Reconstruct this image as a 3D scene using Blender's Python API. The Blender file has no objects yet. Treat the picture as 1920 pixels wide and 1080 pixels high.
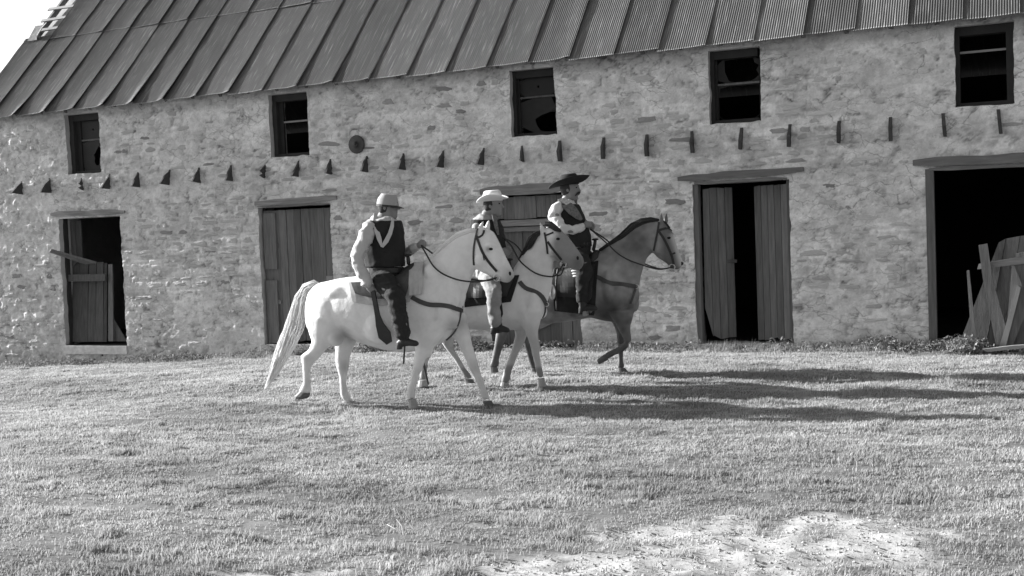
import bpy, bmesh, math, random
import numpy as np
from mathutils import Vector, Matrix
from mathutils.bvhtree import BVHTree
random.seed(7); rng = np.random.default_rng(7)
S = bpy.context.scene; COL = S.collection
rad = math.radians
# ------------------------------------------------------------------ camera, sky, sun, exposure
CAMZ = 1.88; WALLY = 17.77
FPX = 2239.6
yaw, pit, rol = rad(23.844), rad(-2.596), rad(-2.249)
F_ = np.array([-math.sin(yaw)*math.cos(pit), math.cos(yaw)*math.cos(pit), math.sin(pit)])
R_ = np.array([math.cos(yaw), math.sin(yaw), 0.]); U_ = np.cross(R_, F_)
R_, U_ = R_*math.cos(rol)+U_*math.sin(rol), U_*math.cos(rol)-R_*math.sin(rol)
CAM = np.array([0, 0, CAMZ])
cd = bpy.data.cameras.new('camera'); cam = bpy.data.objects.new('camera', cd); COL.objects.link(cam)
cd.sensor_width = 36; cd.lens = 36*FPX/1920; cd.clip_end = 3000; cd.clip_start = .05
M = Matrix([[R_[0], U_[0], -F_[0], 0], [R_[1], U_[1], -F_[1], 0], [R_[2], U_[2], -F_[2], CAMZ], [0, 0, 0, 1]])
cam.matrix_world = M; S.camera = cam
S.render.resolution_x = 1024; S.render.resolution_y = 576
SUN_EL = 21.0; SUN_AZ = 0.6       # sun stands to the left, this many degrees in front of the facade plane
W = bpy.data.worlds.new('World'); S.world = W; W.use_nodes = True
nt = W.node_tree; nt.nodes.clear()
sky = nt.nodes.new('ShaderNodeTexSky'); sky.sky_type = 'NISHITA'; sky.sun_disc = False
sky.sun_elevation = rad(SUN_EL); sky.sun_rotation = rad(-90-SUN_AZ); sky.dust_density = 2.0
bw = nt.nodes.new('ShaderNodeRGBToBW'); bg = nt.nodes.new('ShaderNodeBackground'); wo = nt.nodes.new('ShaderNodeOutputWorld')
nt.links.new(sky.outputs[0], bw.inputs[0]); nt.links.new(bw.outputs[0], bg.inputs[0]); nt.links.new(bg.outputs[0], wo.inputs[0])
bg.inputs[1].default_value = 0.076
sd = bpy.data.lights.new('sun', 'SUN'); sd.energy = 5.0; sd.angle = rad(.6); sd.color = (1, 1, 1)
so = bpy.data.objects.new('sun', sd); COL.objects.link(so)
a_, e_ = rad(SUN_AZ), rad(SUN_EL)
SUNV = Vector((-math.cos(a_)*math.cos(e_), -math.sin(a_)*math.cos(e_), math.sin(e_)))
so.rotation_euler = SUNV.to_track_quat('Z', 'Y').to_euler(); so.location = (-30, 0, 20)
S.view_settings.view_transform = 'Standard'; S.view_settings.look = 'None'
S.view_settings.exposure = 1.5; S.view_settings.gamma = 1; S.view_settings.use_curve_mapping = False

# ------------------------------------------------------------------ measuring helpers (a pixel of the survey -> a point on a real plane)
def ray(x, y): return F_+R_*(x-960)/FPX-U_*(y-540)/FPX
def atY(x, y, Y=WALLY):
    d = ray(x, y); return CAM+d*(Y/d[1])
def atZ(x, y, z):
    d = ray(x, y); return CAM+d*((z-CAMZ)/d[2])
# ------------------------------------------------------------------ noise
_lat = rng.random((64, 64, 64)).astype(np.float32)
def vnoise(x, y, z=None):
    x = np.asarray(x, float); y = np.asarray(y, float); z = np.zeros_like(x) if z is None else np.asarray(z, float)
    xi, yi, zi = np.floor(x).astype(int), np.floor(y).astype(int), np.floor(z).astype(int)
    fx, fy, fz = x-xi, y-yi, z-zi
    fx, fy, fz = [t*t*(3-2*t) for t in (fx, fy, fz)]
    r = 0
    for a in (0, 1):
        for b in (0, 1):
            for c in (0, 1):
                r = r+_lat[(xi+a) & 63, (yi+b) & 63, (zi+c) & 63]*(fx if a else 1-fx)*(fy if b else 1-fy)*(fz if c else 1-fz)
    return r
def fbm(x, y, z=None, o=4):
    r = 0; am = .5; t = 0
    for i in range(o):
        r = r+am*vnoise(np.asarray(x)*2**i+17*i, np.asarray(y)*2**i+9*i, None if z is None else np.asarray(z)*2**i+5*i); t += am; am *= .5
    return r/t
def sstep(a, b, x):
    t = np.clip((np.asarray(x, float)-a)/(b-a), 0, 1); return t*t*(3-2*t)
# ------------------------------------------------------------------ materials
def mat(name, g=.3, rough=.85, metal=0., var=.25, sc=4., bump=.0, bsc=20., stretch=(1, 1, 1), obvar=0., attr=None, streak=None, spec=.3, trans=0., cracks=0.):
    m = bpy.data.materials.new(name); m.use_nodes = True; t = m.node_tree; N = t.nodes; L = t.links
    b = N['Principled BSDF']; b.inputs['Roughness'].default_value = rough; b.inputs['Metallic'].default_value = metal
    b.inputs['Specular IOR Level'].default_value = spec
    tc = N.new('ShaderNodeTexCoord'); mp = N.new('ShaderNodeMapping'); mp.inputs['Scale'].default_value = stretch
    L.new(tc.outputs['Object'], mp.inputs[0])
    if obvar or True:
        oi = N.new('ShaderNodeObjectInfo'); ad = N.new('ShaderNodeVectorMath'); ad.operation = 'ADD'
        sc3 = N.new('ShaderNodeVectorMath'); sc3.operation = 'SCALE'; sc3.inputs[0].default_value = (37, 19, 53)
        L.new(oi.outputs['Random'], sc3.inputs['Scale']); L.new(mp.outputs[0], ad.inputs[0]); L.new(sc3.outputs[0], ad.inputs[1])
    def math_(op, a, c):
        n = N.new('ShaderNodeMath'); n.operation = op
        for i, v in enumerate((a, c)):
            if isinstance(v, (int, float)): n.inputs[i].default_value = v
            else: L.new(v, n.inputs[i])
        return n.outputs[0]
    def noise(scale, det=5, ro=.6):
        n = N.new('ShaderNodeTexNoise'); n.inputs['Scale'].default_value = scale; n.inputs['Detail'].default_value = det
        n.inputs['Roughness'].default_value = ro; L.new(ad.outputs[0], n.inputs['Vector']); return n.outputs['Fac']
    n1 = noise(sc)
    v = math_('ADD', math_('MULTIPLY', math_('SUBTRACT', n1, .5), 2.6*var), 1.)
    if streak:
        n2 = noise(sc*streak[0], 3); r = N.new('ShaderNodeMapRange'); r.inputs['From Min'].default_value = .56; r.inputs['From Max'].default_value = .70
        L.new(n2, r.inputs['Value']); v = math_('ADD', v, math_('MULTIPLY', r.outputs[0], streak[1]))
    if cracks:
        dn = N.new('ShaderNodeTexNoise'); dn.inputs['Scale'].default_value = 3.5; dn.inputs['Detail'].default_value = 5; L.new(ad.outputs[0], dn.inputs['Vector'])
        dm = N.new('ShaderNodeVectorMath'); dm.operation = 'MULTIPLY_ADD'; L.new(dn.outputs['Color'], dm.inputs[0]); dm.inputs[1].default_value = (.45, .45, .3); L.new(ad.outputs[0], dm.inputs[2])
        for sc_, wd, kk, lo in ((2.1, .030, .5, .47), (5.2, .035, .35, .50)):
            m2 = N.new('ShaderNodeMapping'); m2.inputs['Scale'].default_value = (1, 1, 2.7); L.new(dm.outputs[0], m2.inputs[0])
            vo = N.new('ShaderNodeTexVoronoi'); vo.feature = 'DISTANCE_TO_EDGE'; vo.inputs['Scale'].default_value = sc_; L.new(m2.outputs[0], vo.inputs['Vector'])
            r1 = N.new('ShaderNodeMapRange'); r1.inputs['From Min'].default_value = 0; r1.inputs['From Max'].default_value = wd; r1.inputs['To Min'].default_value = 1; r1.inputs['To Max'].default_value = 0; L.new(vo.outputs['Distance'], r1.inputs['Value'])
            r2 = N.new('ShaderNodeMapRange'); r2.inputs['From Min'].default_value = lo; r2.inputs['From Max'].default_value = lo+.12; L.new(noise(sc_*.9, 4), r2.inputs['Value'])
            v = math_('MULTIPLY', v, math_('SUBTRACT', 1., math_('MULTIPLY', math_('MULTIPLY', r1.outputs[0], r2.outputs[0]), kk*cracks)))
        n5 = noise(34, 4, .7); v = math_('MULTIPLY', v, math_('ADD', math_('MULTIPLY', math_('SUBTRACT', n5, .5), .7), 1.))
        r3 = N.new('ShaderNodeMapRange'); r3.inputs['From Min'].default_value = .60; r3.inputs['From Max'].default_value = .66; L.new(noise(11, 5, .65), r3.inputs['Value']); v = math_('MULTIPLY', v, math_('SUBTRACT', 1., math_('MULTIPLY', r3.outputs[0], .25)))
    if obvar: v = math_('MULTIPLY', v, math_('ADD', math_('MULTIPLY', math_('SUBTRACT', oi.outputs['Random'], .5), 2*obvar), 1.))
    if attr:
        an = N.new('ShaderNodeAttribute'); an.attribute_name = attr; v = math_('MULTIPLY', v, an.outputs['Fac'])
    v = math_('MULTIPLY', v, g); v = math_('MAXIMUM', v, .004); v = math_('MINIMUM', v, .9)
    cb = N.new('ShaderNodeCombineColor')
    for i in range(3): L.new(v, cb.inputs[i])
    L.new(cb.outputs[0], b.inputs['Base Color'])
    if bump:
        bn = N.new('ShaderNodeBump'); bn.inputs['Strength'].default_value = bump; bn.inputs['Distance'].default_value = .01
        L.new(noise(bsc, 6), bn.inputs['Height']); L.new(bn.outputs[0], b.inputs['Normal'])
    if trans:
        o = N['Material Output']; tr = N.new('ShaderNodeBsdfTranslucent'); L.new(cb.outputs[0], tr.inputs[0]); mx = N.new('ShaderNodeMixShader'); mx.inputs[0].default_value = trans
        L.new(b.outputs[0], mx.inputs[1]); L.new(tr.outputs[0], mx.inputs[2]); L.new(mx.outputs[0], o.inputs[0])
    return m
MT = dict(
 ground=mat('turf soil', .9, 1, var=.25, sc=3, bump=.5, bsc=30, attr='shade', spec=.1),
 grass=mat('grass', .85, .8, var=.0, sc=2, attr='shade', spec=.1, trans=.4),
 weed=mat('weed leaves', .85, .75, var=0, attr='shade', spec=.15, trans=.25),
 wall=mat('limewashed rubble', 1.1, .95, var=.16, sc=5, bump=.5, bsc=45, attr='shade', spec=.15, cracks=1.),
 stoneA=mat('pale stone', .49, .95, var=.25, sc=9, bump=.5, bsc=50, obvar=.14, spec=.15),
 stoneB=mat('grey stone', .42, .95, var=.25, sc=9, bump=.5, bsc=50, obvar=.16, spec=.15),
 stoneC=mat('dark stone', .27, .95, var=.25, sc=9, bump=.5, bsc=50, obvar=.2, spec=.15),
 reveal=mat('plastered reveal', .42, .95, var=.25, sc=6, bump=.4, spec=.15),
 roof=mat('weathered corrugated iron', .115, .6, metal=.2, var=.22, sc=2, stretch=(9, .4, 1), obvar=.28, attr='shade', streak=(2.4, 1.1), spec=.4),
 wood=mat('weathered grey wood', .135, .9, var=.5, sc=3, stretch=(9, 9, .8), bump=.6, bsc=12, obvar=.25, spec=.2),
 woodd=mat('dark weathered wood', .085, .9, var=.5, sc=3, stretch=(9, 9, .8), bump=.6, bsc=12, obvar=.25, spec=.2),
 lint=mat('limewashed timber', .24, .9, var=.6, sc=3, stretch=(.8, 9, 9), bump=.7, bsc=12, obvar=.15, spec=.2),
 woodh=mat('weathered timber along the wall', .17, .9, var=.5, sc=3, stretch=(.8, 9, 9), bump=.6, bsc=12, obvar=.2, spec=.2),
 wooddark=mat('dark painted wood', .03, .8, var=.4, sc=5, bump=.3, obvar=.2),
 woodpale=mat('pale bare wood', .26, .85, var=.3, sc=5),
 inside=mat('shade-dark interior', .02, 1, var=.3, sc=1),  # near-black so the openings look dark: the indoor shade is put into the colour
 glass=mat('dirty window glass', .018, .4, var=.4, sc=6, spec=.2),
 fin=mat('dark slate bracket', .055, .9, var=.4, sc=12, bump=.4),
 iron=mat('rusty iron', .07, .7, metal=.3, var=.4, sc=14),
 sill=mat('whitewashed sill stone', .5, .95, var=.4, sc=8, bump=.8),
 skin=mat('tanned skin', .21, .6, var=.1, sc=10),
 hair=mat('dark hair', .03, .7, var=.2),
 shirt=mat('pale cotton shirt', .46, .9, var=.08, sc=8, bump=.5, bsc=14),
 plaid=mat('grey work shirt', .30, .9, var=.3, sc=20, bump=.5, bsc=14),
 whiteshirt=mat('white cotton shirt', .62, .9, var=.06, sc=8, bump=.5, bsc=14),
 vest=mat('black wool vest', .022, .95, var=.3, sc=10, bump=.3),
 scarf=mat('pale neckerchief', .48, .9, var=.12, sc=20, bump=.4),
 scarfd=mat('patterned dark neckerchief', .13, .9, var=.8, sc=40),
 trousers=mat('dark trousers', .024, .95, var=.4, sc=7, bump=.6, bsc=12),
 trousersg=mat('grey trousers', .24, .95, var=.4, sc=7, bump=.6, bsc=12),
 leather=mat('dark leather', .028, .5, var=.4, sc=10),
 leatherg=mat('worn saddle leather', .06, .55, var=.5, sc=10),
 blanket=mat('black saddle blanket', .02, 1, var=.3, sc=10),
 cloth=mat('pale saddle cloth', .42, 1, var=.3, sc=12),
 kepi=mat('grey wool cap', .33, .95, var=.1, sc=10),
 strawhat=mat('white felt hat', .72, .9, var=.06),
 blackhat=mat('black felt hat', .02, .95, var=.3),
 steel=mat('polished steel', .6, .3, metal=1, var=.1),
 hoof=mat('horn hoof', .10, .6, var=.3, sc=10),
 hoofw=mat('pale hoof', .3, .6, var=.3, sc=10),
 coat=mat('horse coat', 1., .55, var=.10, sc=14, bump=.35, bsc=30, attr='shade', spec=.35),
 tailw=mat('white horsehair', .88, .6, var=.1, sc=20, trans=.2),
 maned=mat('dark horsehair', .03, .6, var=.3, sc=20),
 eye=mat('dark eye', .01, .15, var=0),
)
# ------------------------------------------------------------------ object helpers
WL = {}
def reg(o, loc): WL[o.name] = np.array(loc, float); return o
def attach(o, parent):
    w = WL[o.name]
    if parent is not None:
        o.parent = parent; o.location = w-WL[parent.name]
    else: o.location = w
def tag(o, label=None, cat=None, group=None, kind=None):
    for k, v in (('label', label), ('category', cat), ('group', group), ('kind', kind)):
        if v: o[k] = v
    return o
def empty(name, loc, parent=None, **k):
    o = bpy.data.objects.new(name, None); o.empty_display_size = .2; COL.objects.link(o); reg(o, loc); attach(o, parent); return tag(o, **k)
def mesh_from(V, Fc, name='m', smooth=False):
    me = bpy.data.meshes.new(name); V = np.asarray(V, np.float32)
    if isinstance(Fc, np.ndarray):
        n, k = Fc.shape; me.vertices.add(len(V)); me.vertices.foreach_set('co', V.ravel()); me.loops.add(n*k)
        me.loops.foreach_set('vertex_index', Fc.astype(np.int32).ravel()); me.polygons.add(n)
        me.polygons.foreach_set('loop_start', np.arange(0, n*k, k, dtype=np.int32)); me.update(calc_edges=True)
    else: me.from_pydata([tuple(map(float, v)) for v in V], [], Fc); me.update()
    if smooth: me.polygons.foreach_set('use_smooth', np.ones(len(me.polygons), bool))
    return me
def mk(name, V, Fc, m, parent=None, smooth=False, attr=None, origin=None, **k):
    V = np.asarray(V, float)
    o0 = (V.min(0)+V.max(0))/2 if origin is None else np.array(origin, float)
    me = mesh_from(V-o0, Fc, name, smooth); me.materials.append(MT[m])
    if attr is None and m == 'roof': attr = np.ones(len(V))
    if attr is not None:
        a = me.attributes.new('shade', 'FLOAT', 'POINT'); a.data.foreach_set('value', np.asarray(attr, np.float32))
    o = bpy.data.objects.new(name, me); COL.objects.link(o); reg(o, o0); attach(o, parent); return tag(o, **k)
def inst(name, me, loc, rot=(0, 0, 0), scale=(1, 1, 1), parent=None, **k):
    o = bpy.data.objects.new(name, me); COL.objects.link(o); reg(o, loc); attach(o, parent); o.rotation_euler = rot; o.scale = scale; return tag(o, **k)
class MB:
    def __init__(s): s.V = []; s.F = []
    def add(s, V, Fc):
        n = len(s.V); s.V += [tuple(v) for v in V]; s.F += [tuple(i+n for i in f) for f in Fc]; return s
    def box(s, lo, hi):
        x0, y0, z0 = lo; x1, y1, z1 = hi
        return s.add([(x0,y0,z0),(x1,y0,z0),(x1,y1,z0),(x0,y1,z0),(x0,y0,z1),(x1,y0,z1),(x1,y1,z1),(x0,y1,z1)],
                     [(0,3,2,1),(4,5,6,7),(0,1,5,4),(1,2,6,5),(2,3,7,6),(3,0,4,7)])
    def prism(s, pts, d):            # closed outline pts (3D), extruded by vector d
        n = len(pts); P = [np.array(p, float) for p in pts]; d = np.array(d, float)
        return s.add(P+[p+d for p in P], [tuple(range(n))[::-1], tuple(range(n, 2*n))]+[(i, (i+1) % n, n+(i+1) % n, n+i) for i in range(n)])
    def loft(s, secs, n=16):
        V = []; Fc = []
        for c, A, B in secs:
            for i in range(n):
                t = 2*math.pi*i/n; V.append(c+A*math.cos(t)+B*math.sin(t))
        m = len(secs)
        for j in range(m-1):
            for i in range(n): Fc.append((j*n+i, j*n+(i+1) % n, (j+1)*n+(i+1) % n, (j+1)*n+i))
        V.append(secs[0][0]); V.append(secs[-1][0])
        for i in range(n): Fc.append((m*n, (i+1) % n, i)); Fc.append((m*n+1, (m-1)*n+i, (m-1)*n+(i+1) % n))
        return s.add(V, Fc)
    def tube(s, P, r, n=10, flat=None):     # flat=(axis vec, ratio): squash
        P = [np.array(p, float) for p in P]; r = [r]*len(P) if isinstance(r, (int, float)) else r
        secs = []; up = np.array([0.13, .2, 1.]); pA = None
        for i, p in enumerate(P):
            d = P[min(i+1, len(P)-1)]-P[max(i-1, 0)]; d = d/(np.linalg.norm(d)+1e-9)
            A = (np.cross(d, up) if pA is None else pA-d*(pA@d)); A = A/(np.linalg.norm(A)+1e-9); pA = A
            B = np.cross(d, A); secs.append((p, A*r[i], B*r[i]))
        # round ends
        d0 = P[0]-P[1]; d0 /= np.linalg.norm(d0)+1e-9; d1 = P[-1]-P[-2]; d1 /= np.linalg.norm(d1)+1e-9
        a = secs[0]; b = secs[-1]
        secs = [(a[0]+d0*r[0]*.8, a[1]*.45, a[2]*.45)]+secs+[(b[0]+d1*r[-1]*.8, b[1]*.45, b[2]*.45)]
        return s.loft(secs, n)
    def ell(s, c, A, B, Cc, n=12):
        c, A, B, Cc = [np.array(v, float) for v in (c, A, B, Cc)]
        secs = []
        for t in np.linspace(-1, 1, 9)*math.pi/2*.97: secs.append((c+Cc*math.sin(t), A*math.cos(t), B*math.cos(t)))
        return s.loft(secs, n)
    def ribbon(s, P, w, th, side=None):      # flat strap: P points, side = width directions
        P = [np.array(p, float) for p in P]; V = []; Fc = []
        for i, p in enumerate(P):
            d = P[min(i+1, len(P)-1)]-P[max(i-1, 0)]; d /= np.linalg.norm(d)+1e-9
            nn = side[i] if side is not None else np.array([0, -1., .1]); nn = nn/np.linalg.norm(nn)
            wv = np.cross(d, nn); wv /= np.linalg.norm(wv)+1e-9; ww = w[i] if isinstance(w, (list, tuple)) else w
            for a, b in ((-1, 0), (1, 0), (1, 1), (-1, 1)): V.append(p+wv*a*ww/2+nn*b*th)
        m = len(P)
        for j in range(m-1):
            for i in range(4): Fc.append((j*4+i, j*4+(i+1) % 4, (j+1)*4+(i+1) % 4, (j+1)*4+i))
        Fc += [(0, 1, 2, 3), (m*4-1, m*4-2, m*4-3, m*4-4)]
        return s.add(V, Fc)
    def build(s, name, m, parent=None, smooth=False, **k): return mk(name, np.array(s.V), s.F, m, parent, smooth, **k)
def organic(name, mb, voxel, m, parent=None, it=6, shade=None, disp=0., dsc=8., fold=0., **k):
    V = np.array(mb.V); o0 = (V.min(0)+V.max(0))/2
    me = mesh_from(V-o0, mb.F, name); t = bpy.data.objects.new('tmp', me); COL.objects.link(t)
    bm = bmesh.new(); bm.from_mesh(me); bmesh.ops.recalc_face_normals(bm, faces=bm.faces); bm.to_mesh(me); bm.free()
    r = t.modifiers.new('r', 'REMESH'); r.mode = 'VOXEL'; r.voxel_size = voxel; r.use_smooth_shade = True
    sm = t.modifiers.new('s', 'SMOOTH'); sm.factor = .5; sm.iterations = it
    dg = bpy.context.evaluated_depsgraph_get(); out = bpy.data.meshes.new_from_object(t.evaluated_get(dg))
    bpy.data.objects.remove(t); out.materials.clear(); out.materials.append(MT[m])
    n = len(out.vertices); co = np.empty(n*3, np.float32); out.vertices.foreach_get('co', co); co = co.reshape(-1, 3)+o0
    if disp:
        no = np.empty(n*3, np.float32); out.vertices.foreach_get('normal', no); no = no.reshape(-1, 3)
        h = fbm(co[:, 0]*dsc, co[:, 1]*dsc, co[:, 2]*dsc*.7, 3)-.5
        if fold:
            q = 1-np.abs(2*fbm(co[:, 0]*dsc*.9+3, co[:, 1]*dsc*.9, co[:, 2]*dsc*1.5, 2)-1)*2.2; q2 = 1-np.abs(2*vnoise(co[:, 0]*dsc*2.6, co[:, 1]*dsc*2.6+5, co[:, 2]*dsc*3.4)-1)
            h = h+fold*(q-.4)+.35*fold*(q2-.5)
        co = co+no*(h*disp*2)[:, None]
    if shade is not None:
        a = out.attributes.new('shade', 'FLOAT', 'POINT'); a.data.foreach_set('value', np.asarray(shade(co), np.float32))
    out.vertices.foreach_set('co', (co-o0).astype(np.float32).ravel()); out.update()
    out.polygons.foreach_set('use_smooth', np.ones(len(out.polygons), bool))
    o = bpy.data.objects.new(name, out); COL.objects.link(o); reg(o, o0); attach(o, parent); return tag(o, **k)

# ------------------------------------------------------------------ ground
def gz(x, y):
    x = np.asarray(x, float); y = np.asarray(y, float)
    b = np.interp(y, [-50, 11.3, 11.8, 12.8, 14.1, 17.7, 60], [0, 0, .005, .075, .105, -.01, -.01])
    b = b-.043*np.clip(-9.5-x, 0, 12)*sstep(2, 10, y)-.0*x
    return b
def gbump(x, y):
    near = 1-sstep(20, 40, np.hypot(x+8, y-11))
    return ((fbm(x*.9, y*2.0)-.5)*.07+(fbm(x*4+5, y*5.5)-.5)*.045)*near
sandE = [(1430,1024,310,50),(1215,1000,90,14),(1200,1064,210,26),(1550,985,130,16),(440,1080,60,7),(1000,1070,100,14),(910,985,50,6),(1690,1074,50,8),(600,1072,50,6)]
SE = []
for cx, cy, rx, ry in sandE:
    c = atZ(cx, cy, 0); a = atZ(cx+rx, cy, 0); b = atZ(cx, cy-ry, 0); SE.append((c[:2], (a-c)[:2], (b-c)[:2]))
def sandm(x, y):
    r = np.zeros(np.shape(x))
    for c, a, b in SE:
        A = np.linalg.inv(np.array([a, b]).T); dx, dy = x-c[0], y-c[1]
        u = A[0, 0]*dx+A[0, 1]*dy; v = A[1, 0]*dx+A[1, 1]*dy
        r = np.maximum(r, 1-np.hypot(u, v)*.72)
    n = fbm(x*3.2, y*3.2, None, 5)-.5
    return sstep(.16, .46, r+n*1.35*(r > 0)+n*.2)
def grassshade(x, y):
    return .275*(1+.75*(fbm(x*.6+3, y*1.7+8, None, 4)-.5)+.5*(fbm(x*5, y*6)-.5))
xs = np.concatenate([-np.geomspace(400, 23, 14), np.arange(-22, 3.01, .06), np.geomspace(3.6, 400, 14)])
ys = np.concatenate([-np.geomspace(400, 2, 12), np.linspace(-1, 4.5, 8), np.arange(5, 18.6, .06), np.geomspace(19.5, 500, 12)])
X, Y = np.meshgrid(xs, ys); Z = gz(X, Y)+gbump(X, Y); sm_ = sandm(X, Y)
Z = Z+sm_*((fbm(X*7, Y*9)-.5)*.06+(vnoise(X*14, Y*16)-.5)*.02)-.008*sm_
nx, ny = len(xs), len(ys); idx = np.arange(nx*ny).reshape(ny, nx)
Fq = np.stack([idx[:-1, :-1], idx[:-1, 1:], idx[1:, 1:], idx[1:, :-1]], -1).reshape(-1, 4)
shade = (1-sm_)*grassshade(X, Y)*.62+sm_*(.43*(1+.6*(fbm(X*6, Y*7)-.5))*(1-.45*sstep(.60,.72,fbm(X*10, Y*11, None, 3))))
mk('ground', np.stack([X, Y, Z], -1).reshape(-1, 3), Fq, 'ground', smooth=True, attr=shade.ravel(), kind='structure')
def gh(x, y): return float(gz(x, y)+gbump(np.array([x]), np.array([y]))[0])

# ------------------------------------------------------------------ the barn
barn = empty('stone_barn', (-9, WALLY, 0), label='long two storey whitewashed rubble stone barn with corrugated iron roof', cat='barn')
XL, XR = -19.62, 1.6; ZT = 4.62
XRV = 1.6
def wx(px, py): return float(atY(px, py)[0])
def wz(px, py): return float(atY(px, py)[2])
def opening(tl, tr, bl, br, top=None):
    x0 = (wx(*tl)+wx(*bl))/2; x1 = (wx(*tr)+wx(*br))/2; z0 = (wz(*bl)+wz(*br))/2; z1 = top if top else (wz(*tl)+wz(*tr))/2
    return (x0, x1, z0, z1)
WT = 4.50
win = [opening((120,215),(184,215),(129,328),(190,322), WT), opening((502,185),(576,180),(509,296),(580,290), WT), opening((953,130),(1039,125),(962,257),(1043,252), WT),
       opening((1325,100),(1424,95),(1334,235),(1427,225), WT), opening((1787,50),(1903,40),(1793,202),(1900,193), WT)]
d1 = opening((112,410),(226,405),(122,650),(238,646)); d2 = opening((484,390),(619,383),(497,648),(630,644))
d3 = opening((917,366),(1080,360),(930,655),(1093,650)); d4 = opening((1298,347),(1478,335),(1308,646),(1489,645))
d5 = (wx(1738, 400), 1.15, wz(1743, 642), wz(1800, 314))
opens = win+[d1, d2, d3, d4, d5]
# rubble layout: courses of stones
rowz = [-1.0]
while rowz[-1] < 4.8: rowz.append(rowz[-1]+random.uniform(.07, .165))
rowz = np.array(rowz); rowx = []
for r in rowz:
    e = [XL-.5]
    while e[-1] < XR+.5: e.append(e[-1]+random.uniform(.14, .52))
    rowx.append(np.array(e))
def wavez(x): return .05*(vnoise(x*.9, np.zeros_like(x))-.5)+.02*(vnoise(x*3.1, np.zeros_like(x)+4)-.5)
stone_h = [rng.random(len(e)) for e in rowx]
def cover(x, z):      # how thickly plaster hides the stones (1 = smooth)
    c = fbm(x*.55+3, z*.9+1, None, 4)
    return np.clip(sstep(.40, .62, c+.10*sstep(-6, 0, x)+.08*sstep(3, 4.5, z)), 0, 1)
def rough_(x, z): return 1+1.6*(1-sstep(-18.3, -13, x))+1.0*(1-sstep(.2, 1.6, z))*(1-sstep(-12, -5, x))
def wallh(x, z):
    x = np.asarray(x, float); z = np.asarray(z, float); zz = z+wavez(x)
    r = np.clip(np.searchsorted(rowz, zz)-1, 0, len(rowz)-2)
    h = np.zeros_like(x); al = np.zeros_like(x)
    for k in np.unique(r):
        m = r == k; e = rowx[k]; xx = x[m]+.03*(vnoise(zz[m]*9, xx_off[k]+0*zz[m])-.5); i = np.clip(np.searchsorted(e, xx)-1, 0, len(e)-2)
        d = np.minimum.reduce([xx-e[i], e[i+1]-xx, zz[m]-rowz[k], rowz[k+1]-zz[m]])
        h[m] = sstep(0, .022, d)*(.004+.012*stone_h[k][i])
        al[m] = sstep(0, .012, d)*(stone_h[k][(i+1) % len(e)]-.5)-.35*(1-sstep(.004, .016, d))
    c = cover(x, z); rg = rough_(x, z)
    lf = 1-sstep(-18, -11.5, x); hh = h*(1-.82*c)*1.1+(fbm(x*2.3, z*3.2, None, 3)-.5)*(.012+.022*lf)+(fbm(x*11, z*15, None, 4)-.5)*(.011+.018*lf+.022*(1-sstep(-18.2, -15.5, x)))+(fbm(x*30, z*38, None, 2)-.5)*.006*rg
    m1 = fbm(x*1.7+2, z*3.6, None, 4); cr = sstep(.022, .004, np.abs(m1-.5))*sstep(.46, .6, fbm(x*1.1+8, z*1.3+2, None, 3))
    m2 = fbm(x*4.1, z*8+5, None, 3); cr2 = sstep(.03, .005, np.abs(m2-.47))*sstep(.5, .62, fbm(x*2.1+1, z*2.3+7, None, 3))
    pit_ = sstep(.70, .78, fbm(x*9+3, z*13, None, 3)); flake = sstep(.50, .53, fbm(x*2.6+20, z*4.6+9, None, 4))
    hh = hh-.014*cr-.008*cr2-.010*pit_+.006*flake
    return hh, al*(1-.8*c)-1.5*cr-.9*cr2-1.1*pit_+.5*flake-.25
xx_off = rng.random(len(rowz))*30
def gridlines(lo, hi, cuts, st):
    pts = sorted({lo, hi, *[c for c in cuts if lo < c < hi]}); out = []
    for a, b in zip(pts[:-1], pts[1:]): out += list(np.linspace(a, b, max(1, int(round((b-a)/st)))+1)[:-1])
    return np.array(out+[hi])
gx = gridlines(XL, XR, [c for o in opens for c in o[:2]], .026); gzz = gridlines(-.75, ZT, [c for o in opens for c in o[2:]], .024)
GX, GZ = np.meshgrid(gx, gzz); H, AL = wallh(GX, GZ)
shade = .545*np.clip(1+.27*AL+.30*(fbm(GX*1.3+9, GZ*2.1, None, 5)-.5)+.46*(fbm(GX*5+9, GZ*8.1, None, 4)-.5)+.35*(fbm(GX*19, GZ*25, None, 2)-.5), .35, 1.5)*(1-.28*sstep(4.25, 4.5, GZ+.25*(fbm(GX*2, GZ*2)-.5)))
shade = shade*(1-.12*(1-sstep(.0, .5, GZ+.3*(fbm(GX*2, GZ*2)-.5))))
nX, nZ = len(gx), len(gzz); idx = np.arange(nX*nZ).reshape(nZ, nX)
cxm = (gx[:-1]+gx[1:])/2; czm = (gzz[:-1]+gzz[1:])/2; CX, CZm = np.meshgrid(cxm, czm); keep = np.ones(CX.shape, bool)
for x0, x1, z0, z1 in opens: keep &= ~((CX > x0) & (CX < x1) & (CZm > z0) & (CZm < z1))
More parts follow.
